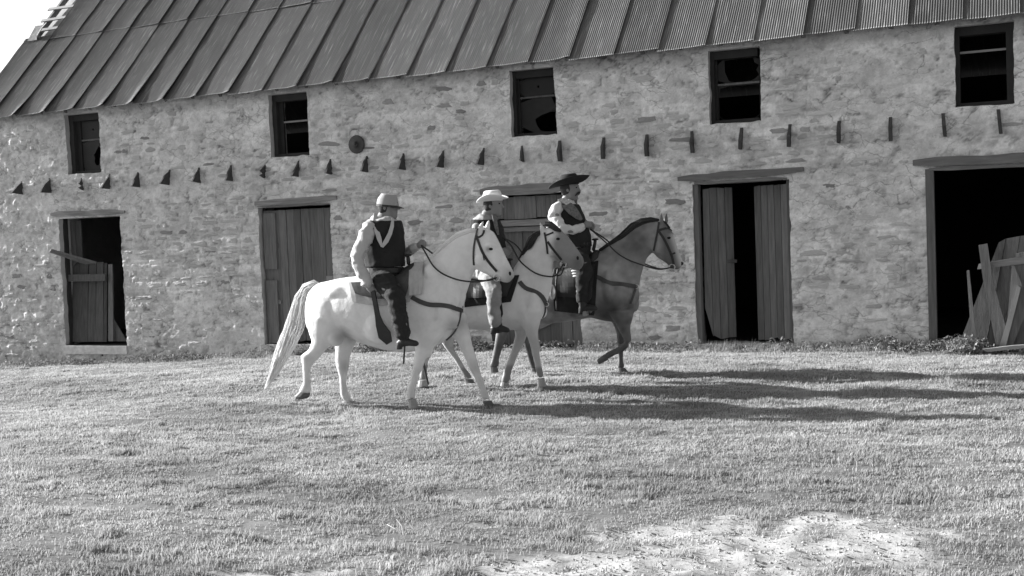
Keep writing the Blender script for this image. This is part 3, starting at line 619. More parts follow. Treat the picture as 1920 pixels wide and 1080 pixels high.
class Horse:
    def __init__(H, pl, trunk, neck, head, legs, ears, eye, shade, labels, hooves, nostril, bulges=()):
        H.pl = pl; c = pl.O.copy(); H.root = empty('horse', (c[0], c[1], gh(c[0], c[1])), **labels)
        mb = MB(); mb.loft(pl.secs(trunk), 24); mb.loft(pl.secs(neck), 20); mb.loft(pl.secs(head), 18)
        for v, L in legs: mb.loft(limb(pl, L, v), 14)
        for tx, ty, bx_, by_, v in ears:
            b = pl.P(bx_, by_, v*.8); t = pl.P(tx, ty, v*1.25); mb.tube([b, b*.45+t*.55, t], [.032, .026, .006], 8)
        for x, y, v, rx, ry, d, *one in bulges:
            for sg in ((1,) if one else (1, -1)):
                b = pl.P(x, y, v); b = b if sg == 1 else pl.mir(b); e = np.linalg.norm(pl.P(x+rx, y, v)-pl.P(x, y, v)); f = np.linalg.norm(pl.P(x, y+ry, v)-pl.P(x, y, v)); mb.ell(b, pl.e*e, np.array([0, 0, f]), pl.l*d, 16)
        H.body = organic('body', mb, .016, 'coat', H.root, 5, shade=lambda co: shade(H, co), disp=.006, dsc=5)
        me = H.body.data; n = len(me.vertices); o0 = WL[H.body.name]
        H.bvh = BVHTree.FromPolygons([Vector(v.co)+Vector(o0) for v in me.vertices], [tuple(p.vertices) for p in me.polygons])
        for v, L, m in hooves: MB().loft(limb(pl, L, v), 12).build('hoof', m, H.root, smooth=False)
        # eyes: a ball set into the head at the near side, mirrored on the far side
        p, nrm = H.hit(*eye)
        for q, nn in ((p, nrm), (pl.mir(p), nrm-pl.l*2*(nrm@pl.l))):
            MB().ell(q-nn*.008, pl.e*.026, np.array([0, 0, .019]), pl.l*.018, 10).build('eye', 'eye', H.root, smooth=True)
        p, nrm = H.hit(*nostril)
        for q in (p, pl.mir(p)): MB().ell(q, pl.e*.016, np.array([0, 0, .024]), pl.l*.006, 10).build('nostril', 'eye', H.root, smooth=True)
    def uw(H, co): d = co-H.pl.O; return d@H.pl.e, co[:, 2]
    def hit(H, x, y, off=0.):
        d = Vector(ray(x, y)).normalized(); h = H.bvh.ray_cast(Vector(CAM), d)
        if h[0] is None:
            p = H.pl.P(x, y, 0.); q = H.bvh.find_nearest(Vector(p)); p2 = np.array(q[0]); n = np.array(q[1])
            return p2+n*off, n
        return np.array(h[0])+np.array(h[1])*off, np.array(h[1])
    def strap(H, pts, w, name, m, parent, off=.004, th=.005, mirror=False, step=5, **k):
        P = []; Nn = []
        for a, b in zip(pts[:-1], pts[1:]):
            n = max(1, int(math.hypot(b[0]-a[0], b[1]-a[1])/step))
            for i in range(n): t = i/n; p, q = H.hit(a[0]+(b[0]-a[0])*t, a[1]+(b[1]-a[1])*t, off); P.append(p); Nn.append(q)
        p, q = H.hit(*pts[-1], off); P.append(p); Nn.append(q)
        for it in range(2): Nn = [sum(Nn[max(0, i-1):i+2])/len(Nn[max(0, i-1):i+2]) for i in range(len(Nn))]; P = [P[0]]+[(P[i-1]+2*P[i]+P[i+1])/4 for i in range(1, len(P)-1)]+[P[-1]]
        o = MB().ribbon(P, w, th, Nn).build(name, m, parent, **k)
        if mirror:
            l = H.pl.l; P2 = [H.pl.mir(p) for p in P]; N2 = [q-l*2*(q@l) for q in Nn]; MB().ribbon(P2, w, th, N2).build(name, m, parent)
        return o
    def drape(H, q, name, m, parent, off=.012, th=.012, mirror=True, nx=14, ny=8, wav=.0):
        """q: 4 corners tl,tr,br,bl (survey pixels) laid on the flank"""
        V = []; l = H.pl.l
        for j in range(ny+1):
            for i in range(nx+1):
                s, t = i/nx, j/ny; x = (q[0][0]*(1-s)+q[1][0]*s)*(1-t)+(q[3][0]*(1-s)+q[2][0]*s)*t; y = (q[0][1]*(1-s)+q[1][1]*s)*(1-t)+(q[3][1]*(1-s)+q[2][1]*s)*t
                y += q[4]*math.sin(math.pi*s)*(1 if len(q) > 4 else 0)*(1-t*0) if len(q) > 4 else 0
                p, n = H.hit(x, y, 0.); p = p+n*(off+wav*math.sin(i*1.7)*t); V.append((p, n))
        def shell(V, sgn):
            N = (nx+1)*(ny+1); A = [v+n*0 for v, n in V]+[v+n*th for v, n in V]; Fc = []
            f = lambda j, i: j*(nx+1)+i
            for j in range(ny):
                for i in range(nx): Fc += [(f(j, i), f(j, i+1), f(j+1, i+1), f(j+1, i)), (N+f(j, i), N+f(j+1, i), N+f(j+1, i+1), N+f(j, i+1))]
            bd = [f(0, i) for i in range(nx+1)]+[f(j, nx) for j in range(1, ny+1)]+[f(ny, i) for i in range(nx-1, -1, -1)]+[f(j, 0) for j in range(ny-1, 0, -1)]
            for a, b in zip(bd, bd[1:]+bd[:1]): Fc.append((a, b, N+b, N+a))
            return A, Fc
        A, Fc = shell(V, 1); MB().add(A, Fc).build(name, m, parent, smooth=False)
        if mirror:
            V2 = [(H.pl.mir(p), n-l*2*(n@l)) for p, n in V]; A, Fc = shell(V2, -1); MB().add(A, Fc).build(name, m, parent)
def blotch(co, s=6., seed=0): return fbm(co[:, 0]*s+seed, co[:, 1]*s, co[:, 2]*s, 3)
def pxd(H, co, x, y): p = H.pl.P(x, y); d = co-p; return np.hypot(d@H.pl.e, d[:, 2])

# ---- horse 1, white
p1 = Plane(-6.55, 11.66, 5)
def sh1(H, co):
    s = .715+.10*(blotch(co, 4)-.5)+.10*(blotch(co, 16, 2)-.5)
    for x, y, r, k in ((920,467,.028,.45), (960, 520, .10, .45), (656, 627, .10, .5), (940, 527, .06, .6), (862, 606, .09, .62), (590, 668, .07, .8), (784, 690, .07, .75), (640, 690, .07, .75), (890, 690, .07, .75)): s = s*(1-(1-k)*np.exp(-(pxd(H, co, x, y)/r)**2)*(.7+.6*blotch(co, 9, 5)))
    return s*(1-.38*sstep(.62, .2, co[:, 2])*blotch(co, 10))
h1 = Horse(p1,
 [(577,560,577,592,.05),(583,543,580,622,.12),(596,531,598,640,.18),(622,525,625,640,.235),(650,520,655,633,.27),(680,517,690,647,.29),(715,519,725,657,.29),(745,517,760,661,.28),(772,505,790,657,.25),(800,500,817,649,.225),(828,525,840,638,.19),(852,550,856,617,.14),(864,577,865,592,.06)],
 [(765,507,830,640,.17),(778,497,850,622,.155),(794,490,864,585,.135),(815,478,871,560,.115),(835,459,880,533,.095),(857,440,888,510,.08),(878,430,898,499,.07),(892,428,905,487,.06)],
 [(890,429,886,486,.055),(900,427,887,499,.078),(913,427,892,505,.088),(925,434,904,511,.086),(934,450,911,514,.08),(943,468,920,518,.066),(951,485,929,522,.057),(958,499,936,526,.052),(964,511,944,530,.05),(965,519,953,531,.035)],
 [(-.13, [(576,650,592,600,.13),(580,642,622,620,.125),(586,629,640,640,.10),(580,612,655,655,.07),(563,598,667,672,.045),(566,584,680,686,.036),(568,582,702,704,.029),(568,583,718,722,.029),(562,584,729,732,.038),(559,580,736,738,.03)]),
  (.13, [(610,690,600,600,.15),(626,672,632,.11),(629,662,652,.08),(629,656,670,.062),(630,655,686,.047),(635,651,702,.033),(637,650,720,.029),(637,653,736,.034),(640,657,745,.036),(645,662,752,.032)]),
  (-.13, [(765,840,600,600,.12),(772,832,628,.105),(779,815,650,.075),(777,800,670,.058),(775,793,688,.048),(771,786,704,.036),(765,781,722,.031),(761,779,737,.036),(764,778,747,.034)]),
  (.10, [(822,868,585,585,.13),(834,877,610,.10),(847,881,627,.078),(858,884,643,.066),(869,892,665,.054),(877,898,688,.05),(888,903,705,.037),(896,911,724,.031),(900,917,742,.036),(904,920,749,.034)])],
 [(907,413,898,432,-.045),(917,411,913,432,.045)], (920,467), sh1,
 dict(label='white horse in front, nearest the camera, with a long white tail and capped rider', cat='horse', group='ridden horses'),
 [(-.13, [(561,582,734,738,.042),(552,580,742,744,.05),(550,576,749,747,.046)], 'hoof'), (.13, [(642,664,752,.045),(641,673,763,.055)], 'hoofw'), (-.13, [(765,779,748,.042),(766,785,765,.05)], 'hoofw'), (.12, [(904,921,751,.045),(905,930,766,.056)], 'hoof')],
 (956,513), [(622,584,-.14,36,44,.115),(634,552,-.14,28,18,.11),(606,622,-.12,24,26,.085,1),(832,588,-.12,17,34,.10),(802,624,-.13,20,26,.098,1),(850,600,-.10,12,18,.085),(800,650,-.13,12,22,.068,1),(902,486,-.06,13,15,.04),(920,460,-.065,12,6,.028),(715,606,-.2,40,40,.105),(850,548,-.08,14,34,.06),(815,510,-.09,22,20,.06),(628,632,-.14,16,18,.095,1),(577,669,-.13,13,8,.05,1),(784,690,-.13,8,9,.048,1),(642,686,.13,11,9,.05,1)])
p2 = Plane(-5.8, 12.76, 7)
def sh2(H, co):
    s = .66+.10*(blotch(co, 5)-.5)+.10*(blotch(co, 16, 2)-.5)
    u, w = H.uw(co)
    hp = H.pl.P(1012, 455); 
    face = sstep(.0, .10, (co-H.pl.P(1031, 455))@H.pl.e-.1*(blotch(co, 7, 4)-.5)+.25*(H.pl.P(1031,455)[2]-co[:,2])*0)*sstep(1.25, 1.35, w)
    s = s*(1-face)+face*.24
    bz = np.exp(-(pxd(H, co, 1036, 440)/.06)**2); s = s*(1-bz)+.7*bz
    nk = np.exp(-(pxd(H, co, 994, 455)/.085)**2); s = s*(1-.9*sstep(.3, .6, nk+.4*(blotch(co, 9)-.5)))
    mz = np.exp(-(pxd(H, co, 1086, 492)/.07)**2); s = s*(1-.5*mz)
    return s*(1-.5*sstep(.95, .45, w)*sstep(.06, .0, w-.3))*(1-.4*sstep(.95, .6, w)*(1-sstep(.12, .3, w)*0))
h2 = Horse(p2,
 [(800,560,800,592,.06),(808,542,812,618,.19),(830,527,835,622,.25),(860,522,865,616,.27),(895,524,900,619,.28),(930,521,940,620,.28),(957,514,966,619,.25),(982,514,988,617,.22),(1004,530,1007,608,.18),(1019,555,1018,592,.1)],
 [(945,522,1000,615,.17),(955,512,1016,596,.155),(965,500,1028,562,.13),(973,487,1034,537,.11),(983,470,1037,512,.095),(993,453,1038,495,.082),(1004,440,1036,484,.07),(1012,436,1030,480,.06)],
 [(1010,436,1022,476,.055),(1019,430,1028,481,.075),(1034,424,1036,487,.086),(1050,429,1046,491,.084),(1064,442,1055,495,.072),(1076,457,1062,499,.06),(1086,471,1067,503,.055),(1093,482,1074,506,.052),(1096,490,1083,507,.042),(1093,499,1088,506,.025)],
 [(-.12, [(965,1018,582,.11),(976,1013,602,.09),(984,1009,620,.07),(990,1010,636,.058),(994,1013,649,.05),(997,1012,663,.038),(1002,1015,682,.03),(1005,1019,699,.036),(1009,1020,708,.032)]),
  (.12, [(955,1000,590,.11),(964,994,612,.08),(966,988,629,.06),(961,981,648,.05),(956,972,663,.045),(950,966,680,.032),(944,959,697,.03),(940,957,711,.036),(940,953,717,.032)]),
  (-.14, [(808,872,600,600,.14),(816,858,622,624,.10),(826,848,638,650,.065),(837,856,655,662,.05),(850,866,672,678,.033),(859,874,688,692,.03),(866,884,700,704,.036),(870,886,708,710,.032)]),
  (.14, [(802,860,600,600,.14),(801,838,625,.10),(797,822,645,.06),(793,811,660,.045),(790,803,680,.032),(788,801,700,.03),(786,802,712,.034)])],
 [(1013,417,1019,438,-.045),(1029,409,1030,428,.045)], (1046,448), sh2,
 dict(label='pale horse with a grey face and black mane patch, middle of the three', cat='horse', group='ridden horses'),
 [(-.12, [(1008,1021,709,.04),(1008,1024,725,.048)], 'hoofw'), (.12, [(939,954,717,.04),(937,955,727,.048)], 'hoofw'), (-.14, [(870,887,709,712,.042),(873,890,717,718,.046)], 'hoof'), (.14, [(785,802,713,.04),(783,803,724,.048)], 'hoofw')],
 (1083,484), [(1000,573,-.11,15,30,.105),(992,600,-.11,16,22,.09,1),(1010,585,-.08,9,14,.08),(1002,525,-.07,12,28,.06),(1003,648,-.12,8,9,.052,1),(910,570,-.2,30,34,.09),(1040,470,-.06,13,14,.03),(1047,442,-.065,8,6,.02)])
p3 = Plane(-5.25, 13.98, 8)
def sh3(H, co):
    u, w = H.uw(co); s = .175+.20*(blotch(co, 3.5)-.45)+.22*(blotch(co, 12, 3)-.5)
    sh_ = np.exp(-(pxd(H, co, 1160, 510)/.35)**2); s = s+.10*sh_
    s = s*(1-.5*np.exp(-(pxd(H, co, 1140, 600)/.25)**2))
    s = s*(1-.5*np.exp(-(pxd(H, co, 1190, 460)/.22)**2))*(1-.45*np.exp(-(pxd(H, co, 1150, 575)/.2)**2))
    head = sstep(0, .08, (co-H.pl.P(1236, 440))@H.pl.e); s = s*(1-head)+.12*head
    t = H.pl.P(1264, 436); b = H.pl.P(1282, 494); d = (b-t); L = np.linalg.norm(d); n = np.cross(d/L, H.pl.l); q = co-t
    bl = np.exp(-(((q@n))/.055)**2)*sstep(-.02, .04, q@(d/L)); s = s*(1-bl)+.50*bl
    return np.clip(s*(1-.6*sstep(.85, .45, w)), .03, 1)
h3 = Horse(p3,
 [(925,560,925,592,.06),(934,540,938,615,.19),(955,524,960,613,.25),(985,516,990,612,.27),(1020,513,1025,608,.28),(1060,508,1068,603,.28),(1098,490,1108,596,.26),(1126,479,1135,602,.23),(1150,490,1157,606,.2),(1174,512,1178,603,.16),(1192,535,1191,582,.1),(1199,548,1198,562,.05)],
 [(1100,495,1178,600,.17),(1112,482,1191,575,.155),(1130,468,1198,544,.13),(1151,454,1202,518,.11),(1170,440,1207,499,.095),(1186,426,1213,485,.082),(1203,416,1220,477,.07),(1220,412,1228,470,.06)],
 [(1222,413,1222,462,.055),(1233,414,1224,470,.078),(1248,420,1227,478,.087),(1258,430,1235,485,.083),(1265,446,1243,490,.07),(1270,463,1250,495,.058),(1276,478,1256,501,.053),(1281,490,1262,505,.05),(1280,499,1270,506,.035)],
 [(-.12, [(1135,1190,580,580,.12),(1148,1187,596,596,.09),(1156,1182,611,611,.068),(1163,1182,624,624,.056),(1170,1184,636,640,.048),(1180,1168,648,642,.042),(1168,1158,661,650,.032),(1153,1146,667,656,.030),(1143,1137,672,660,.036),(1137,1132,676,664,.034)]),
  (.11, [(1135,1185,590,590,.11),(1150,1176,608,608,.075),(1156,1174,624,624,.058),(1157,1172,640,640,.048),(1158,1170,655,655,.038),(1158,1169,672,672,.031),(1157,1171,685,685,.036),(1158,1171,690,690,.032)]),
  (-.14, [(932,992,585,585,.15),(932,970,606,606,.10),(930,952,625,625,.065),(928,945,641,641,.048),(925,941,657,657,.033),(922,936,672,672,.029),(918,936,684,684,.034),(918,933,689,689,.03)]),
  (.14, [(940,1000,585,585,.14),(955,998,606,606,.09),(968,994,624,624,.065),(980,997,642,642,.048),(986,999,660,660,.034),(991,1003,678,678,.03),(995,1008,690,690,.034)])],
 [(1240,397,1240,417,-.045),(1250,398,1248,418,.045)], (1254,446), sh3,
 dict(label='dark dun horse with a white blaze and black mane, farthest and leading', cat='horse', group='ridden horses'),
 [(-.12, [(1140,1133,675,664,.042),(1124,1120,683,674,.046)], 'hoof'), (.11, [(1158,1172,690,690,.042),(1158,1180,700,699,.05)], 'hoof'), (-.14, [(918,933,688,688,.042),(919,935,699,698,.048)], 'hoof'), (.14, [(995,1008,690,690,.042),(995,1010,701,701,.048)], 'hoof')],
 (1278,494), [(1162,556,-.12,18,34,.10),(1168,592,-.1,15,22,.088,1),(1140,540,-.15,12,34,.10),(1185,570,-.09,9,18,.075),(1178,505,-.08,13,30,.06),(1233,462,-.06,13,14,.03),(1254,440,-.065,8,6,.02),(1080,560,-.2,45,36,.10)])
# tails, manes, forelocks: bundles of strands
def strands(name, m, parent, H, guide, width, n, seed, r0=.006, **k):
    r = random.Random(seed); mb = MB(); G = [(H.pl.P(x, y, v), w) for x, y, v, w in guide]
    for i in range(n):
        a, b = r.uniform(-1, 1), r.uniform(-1, 1); P = []; ph_ = r.uniform(0, 6)
        cut = len(G) if r.random() < .6 else len(G)-1
        for j, (g, w) in enumerate(G[:cut]):
            d = G[min(j+1, len(G)-1)][0]-G[max(j-1, 0)][0]; d /= np.linalg.norm(d); s = np.cross(d, H.pl.l)
            P.append(g+s*w*a*(.7+.3*math.sin(j+ph_))+H.pl.l*w*.8*b+s*.012*math.sin(j*1.3+ph_))
        mb.tube(P, [r0*(1.3 if j < len(P)-2 else .6) for j in range(len(P))], 4)
    return mb.build(name, m, parent, smooth=True, kind='stuff' if False else None, **k)
def hairmass(name, m, parent, H, guide, seed, n=60, r0=.007):
    mb = MB(); G = [(H.pl.P(x, y, v), w) for x, y, v, w in guide]; secs = []
    for j, (g, w) in enumerate(G):
        d = G[min(j+1, len(G)-1)][0]-G[max(j-1, 0)][0]; d /= np.linalg.norm(d); s = np.cross(d, H.pl.l); secs.append((g, s*w*(.52 if name == 'tail' else .6), H.pl.l*w*.34))
    mb.loft(secs, 12); r = random.Random(seed)
    for i in range(n):
        t0 = r.uniform(0, 6.28); P = []; ph_ = r.uniform(0, 6); s0 = r.choice([0, 0, 0, 1, 2, 3]); e0 = len(G)-r.choice([0, 0, 1, 2])
        for j in range(s0, e0):
            c, A, B = secs[j]; sc_ = r.uniform(.7, 1.65 if name == 'tail' else 1.5) if j == s0 else sc_; t = t0+.35*math.sin(j*.8+ph_); P.append(c+(A*math.cos(t)+B*math.sin(t))*sc_*(1.0+.12*math.sin(j+ph_)+.35*(i % 7 == 0)*min(j, 8)/8))
        if len(P) > 2: mb.tube(P, [r0]*(len(P)-1)+[r0*.3], 5)
    mb.build(name, m, parent, smooth=True)
hairmass('tail', 'tailw', h1.root, h1, [(600,537,0,.035),(590,534,0,.06),(577,542,0,.085),(567,560,0,.10),(560,585,0,.108),(552,612,0,.112),(541,640,0,.105),(529,668,0,.085),(517,693,0,.06),(506,714,0,.03),(497,730,0,.01)], 3, 320, .0045)
hairmass('mane', 'tailw', h1.root, h1, [(890,431,-.03,.02),(876,434,-.03,.03),(857,441,-.03,.035),(838,456,-.03,.032),(820,474,-.03,.028),(800,489,-.02,.02),(786,496,-.0,.012)], 4, 36, .006)
hairmass('forelock', 'tailw', h1.root, h1, [(906,426,0,.025),(914,432,-.02,.022),(918,440,-.03,.012)], 5, 12, .005)
hairmass('mane', 'maned', h2.root, h2, [(1018,433,-.02,.02),(1006,440,-.06,.035),(998,450,-.07,.05),(990,464,-.06,.04),(982,476,-.03,.03),(973,489,0,.02)], 6, 40, .006)
hairmass('forelock', 'maned', h2.root, h2, [(1022,420,0,.035),(1032,421,-.03,.055),(1043,428,-.05,.04),(1052,433,-.06,.015)], 7, 26, .006)
hairmass('tail', 'maned', h2.root, h2, [(806,545,0,.03),(796,552,0,.06),(792,580,0,.07),(790,610,.0,.06),(790,640,0,.03)], 8, 30)
hairmass('mane', 'maned', h3.root, h3, [(1236,414,0,.02),(1220,412,-.02,.035),(1203,415,-.03,.045),(1186,425,-.03,.05),(1170,440,-.03,.045),(1153,453,-.02,.035),(1136,464,0,.025),(1124,470,0,.02)], 9, 50, .006)
hairmass('forelock', 'maned', h3.root, h3, [(1240,414,0,.02),(1248,420,0,.02),(1256,428,-.02,.012)], 10, 10, .005)
hairmass('tail', 'maned', h3.root, h3, [(936,543,0,.03),(927,556,0,.06),(923,585,0,.07),(924,612,.0,.05),(926,640,0,.03)], 11, 30)

# ---- tack
def rein(name_pts, r, name, m, parent):
    P = [np.array(p) for p in name_pts]; Q = []
    for i in range(len(P)-1):
        a = P[max(i-1, 0)]; b = P[i]; c = P[i+1]; d = P[min(i+2, len(P)-1)]
        for t in np.linspace(0, 1, 6)[:-1]: Q.append(.5*((2*b)+(c-a)*t+(2*a-5*b+4*c-d)*t*t+(3*b-a-3*c+d)*t**3))
    Q.append(P[-1]); return MB().tube(Q, r, 6).build(name, m, parent, smooth=True)
def ring(c, ax, ay, R, r, name, m, parent):
    P = [c+(ax*math.cos(t)+ay*math.sin(t))*R for t in np.linspace(0, 2*math.pi, 15)]; return MB().tube(P, r, 6).build(name, m, parent, smooth=True)
def bridle(H, lab, straps, rp, bit, nearhand, m='leather'):
    pl = H.pl; root = empty('bridle', WL[H.body.name]*0+H.hit(*bit)[0], label=lab, cat='bridle', group='bridles')
    for nm, pts, w in straps: H.strap(pts, w, nm, m, root, mirror=True)
    c, n = H.hit(*bit, .012)
    for q in (c, pl.mir(c)): ring(q, pl.e, np.array([0, 0, 1.]), .035, .006, 'bit_ring', 'steel', root)
    P = [pl.P(x, y, v) for x, y, v in rp]; P[-1] = c; rein(P, .009, 'rein', m, root)
    P2 = [P[0]]+[pl.mir(q) for q in P[1:]]; rein(P2, .009, 'rein', m, root)
    return root
bridle(h1, 'dark bridle and reins on the white front horse', [('crown_strap', [(896,428),(893,440),(889,462),(888,480),(889,497)], .022), ('cheek_strap', [(893,441),(899,458),(905,474),(915,490),(925,501),(932,509)], .028),
  ('brow_band', [(893,446),(901,446),(906,442),(908,432)], .022), ('hanging_strap', [(905,474),(908,488)], .012)],
  [(790,460,-.03),(800,478,-.10),(812,498,-.16),(828,512,-.17),(850,522,-.16),(872,527,-.14),(900,528,-.12),(932,521,-.08)], (932,520), 0)
bridle(h2, 'dark bridle and reins on the grey faced middle horse', [('crown_strap', [(1021,436),(1024,450),(1026,464),(1027,476)], .022), ('cheek_strap', [(1027,453),(1035,465),(1044,476),(1053,487)], .026), ('brow_band', [(1022,442),(1030,440),(1038,436)], .02)],
  [(944,446,-.03),(958,460,-.1),(972,485,-.15),(985,499,-.15),(1004,512,-.15),(1025,518,-.14),(1042,516,-.12),(1060,498,-.07)], (1057,494), 0)
bridle(h3, 'dark bridle and double reins on the leading dun horse', [('crown_strap', [(1236,416),(1234,430),(1230,450),(1226,470)], .024), ('cheek_strap', [(1234,432),(1244,446),(1252,462),(1260,480),(1263,495)], .03), ('brow_band', [(1236,432),(1248,428),(1258,427),(1263,431)], .03), ('nose_band', [(1256,478),(1266,474)], .02)],
  [(1107,430,-.04),(1124,444,-.08),(1142,460,-.12),(1158,475,-.17),(1178,487,-.16),(1205,497,-.12),(1235,505,-.08),(1261,503,-.05)], (1261,500), 0)
def breast(H, lab, pts1, pts2, w=.045):
    root = empty('breast_collar', H.hit(*pts1[-1])[0], label=lab, cat='horse harness', group='breast collars')
    H.strap(pts1, w, 'chest_strap', 'leatherg', root, off=.006, th=.008, mirror=True); H.strap(pts2, w*.55, 'girth_strap', 'leatherg', root, off=.006, th=.006)
    c, n = H.hit(*pts1[-1], .015); ring(c, H.pl.e, np.array([0, 0, 1.]), .025, .006, 'collar_ring', 'steel', root)
breast(h1, 'wide leather breast collar across the white horse', [(772,557),(788,566),(806,572),(825,572),(845,575),(864,582)], [(864,582),(860,605),(850,625),(836,637)], .05)
breast(h2, 'wide leather breast collar across the pale middle horse', [(974,529),(984,541),(994,544),(1006,548),(1017,556),(1023,570)], [(1022,572),(1022,585),(1018,597)], .05)
breast(h3, 'leather breast collar across the leading dun horse', [(1114,517),(1128,523),(1142,531),(1165,533),(1192,537)], [(1192,538),(1188,552),(1182,570)], .05)

def saddle(H, lab, seat, horn, pad, skirt, cm='cloth', fender=None, stir=None):
    """seat: list of (x,y_top,y_bot,hw) cross sections along the back"""
    pl = H.pl; root = empty('saddle', pl.P(seat[1][0], seat[1][2]), label=lab, cat='saddle', group='saddles')
    H.drape(pad, 'saddle_blanket', cm, root, .004, .014, wav=.002); H.drape(skirt, 'skirt', 'leatherg' if cm == 'cloth' else 'leather', root, .024, .012)
    mb = MB(); mb.loft([pl.pair(x, yt, x+1, yb, hw) for x, yt, yb, hw in seat], 14); organic('seat', mb, .014, 'leather', root, 3)
    if horn:
        (a, b), (c, d) = horn; p, q = pl.P(a, b), pl.P(c, d); MB().tube([p, q], [.022, .02], 10).build('horn', 'leather', root, smooth=True)
        MB().ell(q+np.array([0, 0, .02]), pl.e*.045, pl.l*.04, np.array([0, 0, .016])).build('horn_cap', 'leather', root, smooth=True)
    if fender: 
        for vs in (1, -1): MB().ribbon([pl.P(x, y, v) if vs == 1 else pl.mir(pl.P(x, y, v)) for x, y, v in fender], [.16]*(len(fender)-1)+[.06], .008, [-pl.l*vs]*len(fender)).build('fender', 'leather', root)
    if stir:
        x, y, v = stir
        for sg in (1, -1):
            c = pl.P(x, y, v); c = c if sg == 1 else pl.mir(c); z = np.array([0, 0, 1.])
            P = [c+pl.l*a+z*b for a, b in ((-.07, 0), (-.068, .06), (-.045, .12), (0, .15), (.045, .12), (.068, .06), (.07, 0), (-.07, 0))]
            MB().ribbon(P, .045, .012, [np.cross(P[min(i+1, 7)]-P[max(i-1, 0)], pl.e) for i in range(8)]).build('stirrup', 'woodpale' if stir[0] > 1000 else 'leather', root)
    return root
s1 = saddle(h1, 'dark leather saddle with pale cloth edge on the white horse', [(664,528,545,.10),(672,524,545,.15),(684,526,546,.17),(702,528,545,.16),(725,526,542,.15),(748,516,538,.15),(764,498,532,.14),(778,490,524,.12),(786,496,516,.07)], ((766,494),(765,482)),
  [(655,531),(784,505),(768,566),(662,566),7], [(660,533),(776,510),(762,556),(668,552),7], 'cloth', [(738,535,-.31),(744,565,-.36),(752,600,-.38),(757,625,-.38)], (760,648,-.38))
h1.drape([(770,500),(797,494),(792,552),(768,556)], 'blanket_fold', 'cloth', s1, .03, .012, wav=.006, mirror=True, nx=10)
s2 = saddle(h2, 'black saddle and blanket on the pale middle horse', [(872,526,540,.12),(882,520,541,.16),(900,522,540,.16),(925,520,538,.15),(945,512,534,.14),(960,500,526,.12),(968,506,520,.07)], ((956,500),(955,490)),
  [(872,530),(974,516),(958,566),(872,576)], [(876,532),(966,520),(950,556),(880,560)], 'blanket', [(922,535,-.31),(928,560,-.36),(931,590,-.38),(932,606,-.38)], (936,624,-.38))
s3 = saddle(h3, 'dark ornate saddle with long fenders on the leading dun horse', [(1034,512,528,.12),(1042,500,528,.16),(1058,506,528,.16),(1082,504,526,.15),(1100,492,520,.14),(1114,468,512,.12),(1124,468,500,.07)], ((1113,468),(1116,452)),
  [(1034,514),(1122,490),(1114,590),(1040,582)], [(1038,516),(1116,498),(1108,560),(1044,556)], 'blanket', [(1092,510,-.31),(1096,530,-.36),(1098,555,-.38),(1097,570,-.38)], (1098,592,-.38))
# gear hanging from the saddles
def gear(name, pts, w, th, m, H, lab, cat):
    P = [H.pl.P(x, y, v) for x, y, v in pts]; MB().ribbon(P, w, th, [-H.pl.l]*len(P)).build(name, m, None, label=lab, cat=cat)
gear('leather_holster', [(700,545,-.31),(705,570,-.33),(709,592,-.34),(713,608,-.34),(722,628,-.33),(731,643,-.32)], [.05, .05, .055, .09, .15, .07], .025, 'leather', h1, 'dark leather strap and holster pouch hanging behind the capped rider\'s leg', 'holster')
p = p1; P = [p.P(x, y, .42) for x, y in ((752,545),(765,590),(784,640),(803,720))]; MB().tube(P, [.018, .017, .016, .012], 8).build('sabre_scabbard', 'iron', None, smooth=True, label='thin dark sabre scabbard hanging beyond the white horse\'s belly', cat='scabbard')
p = p1; P = [p.P(x, y, -.43) for x, y in ((760,628),(759,650),(757,682))]; MB().ribbon(P, .018, .006, [-p.l]*3).build('dangling_strap', 'leather', None, label='thin strap dangling below the capped rider\'s boot', cat='strap')
c = p3.P(1036, 548, -.33); mb = MB(); mb.ell(c, p3.e*.05, np.array([0, 0, .095]), p3.l*.035); mb.build('canteen', 'steel', None, smooth=True, label='small bright flask hanging behind the dark saddle of the leading horse', cat='flask')
rein([p3.P(1046, 505, -.3), p3.P(1043, 530, -.33), p3.P(1044, 580, -.33)], .012, 'hanging_thong', 'leather', None); tag(bpy.data.objects['hanging_thong'], 'dark thong hanging behind the saddle of the leading horse', 'strap')
for i in range(4):
    a = p3.P(1071+i*1.5, 503+i*5, -.40); b = p3.P(1085+i*.5, 500+i*5, -.42)
    tag(MB().tube([a, (a+b)/2+np.array([0, 0, -.01]), b], [.012, .014, .008], 6).build('fringe', 'scarf', None, smooth=True), ['topmost', 'second', 'third', 'lowest'][i]+' of four short white fringes on the leading rider\'s thigh', 'fringe', 'white fringes on the leading rider\'s leg')

# ---- people
def hand(mb, c, d, pl, k=1.):
    """closed hand at c, knuckles pointing along d, fingers curled round the rein"""
    d = np.array(d, float); d /= np.linalg.norm(d); up = np.array([0, 0, 1.]); s = np.cross(d, up); s /= np.linalg.norm(s); u = np.cross(s, d)
    mb.loft([(c-d*.05, s*.022*k, u*.028*k), (c-d*.02, s*.026*k, u*.042*k), (c+d*.03, s*.024*k, u*.044*k), (c+d*.045, s*.016*k, u*.036*k)], 10)
    for i, ln in enumerate((.9, 1., .95, .8)):
        b = c+d*.04+u*(.033-.021*i)*k; q = b+d*.032*ln*k; r = q-s*.028*ln*k*1.0-d*.006; t = r-d*.028*k-s*.002
        mb.tube([b, q, r, t], [.0105, .0105, .0098, .009], 7)
    b = c+u*.036-d*.02-s*.01; mb.tube([b, b+u*.018-s*.018+d*.022, b+u*.006-s*.032+d*.048], [.013, .012, .0105], 7)
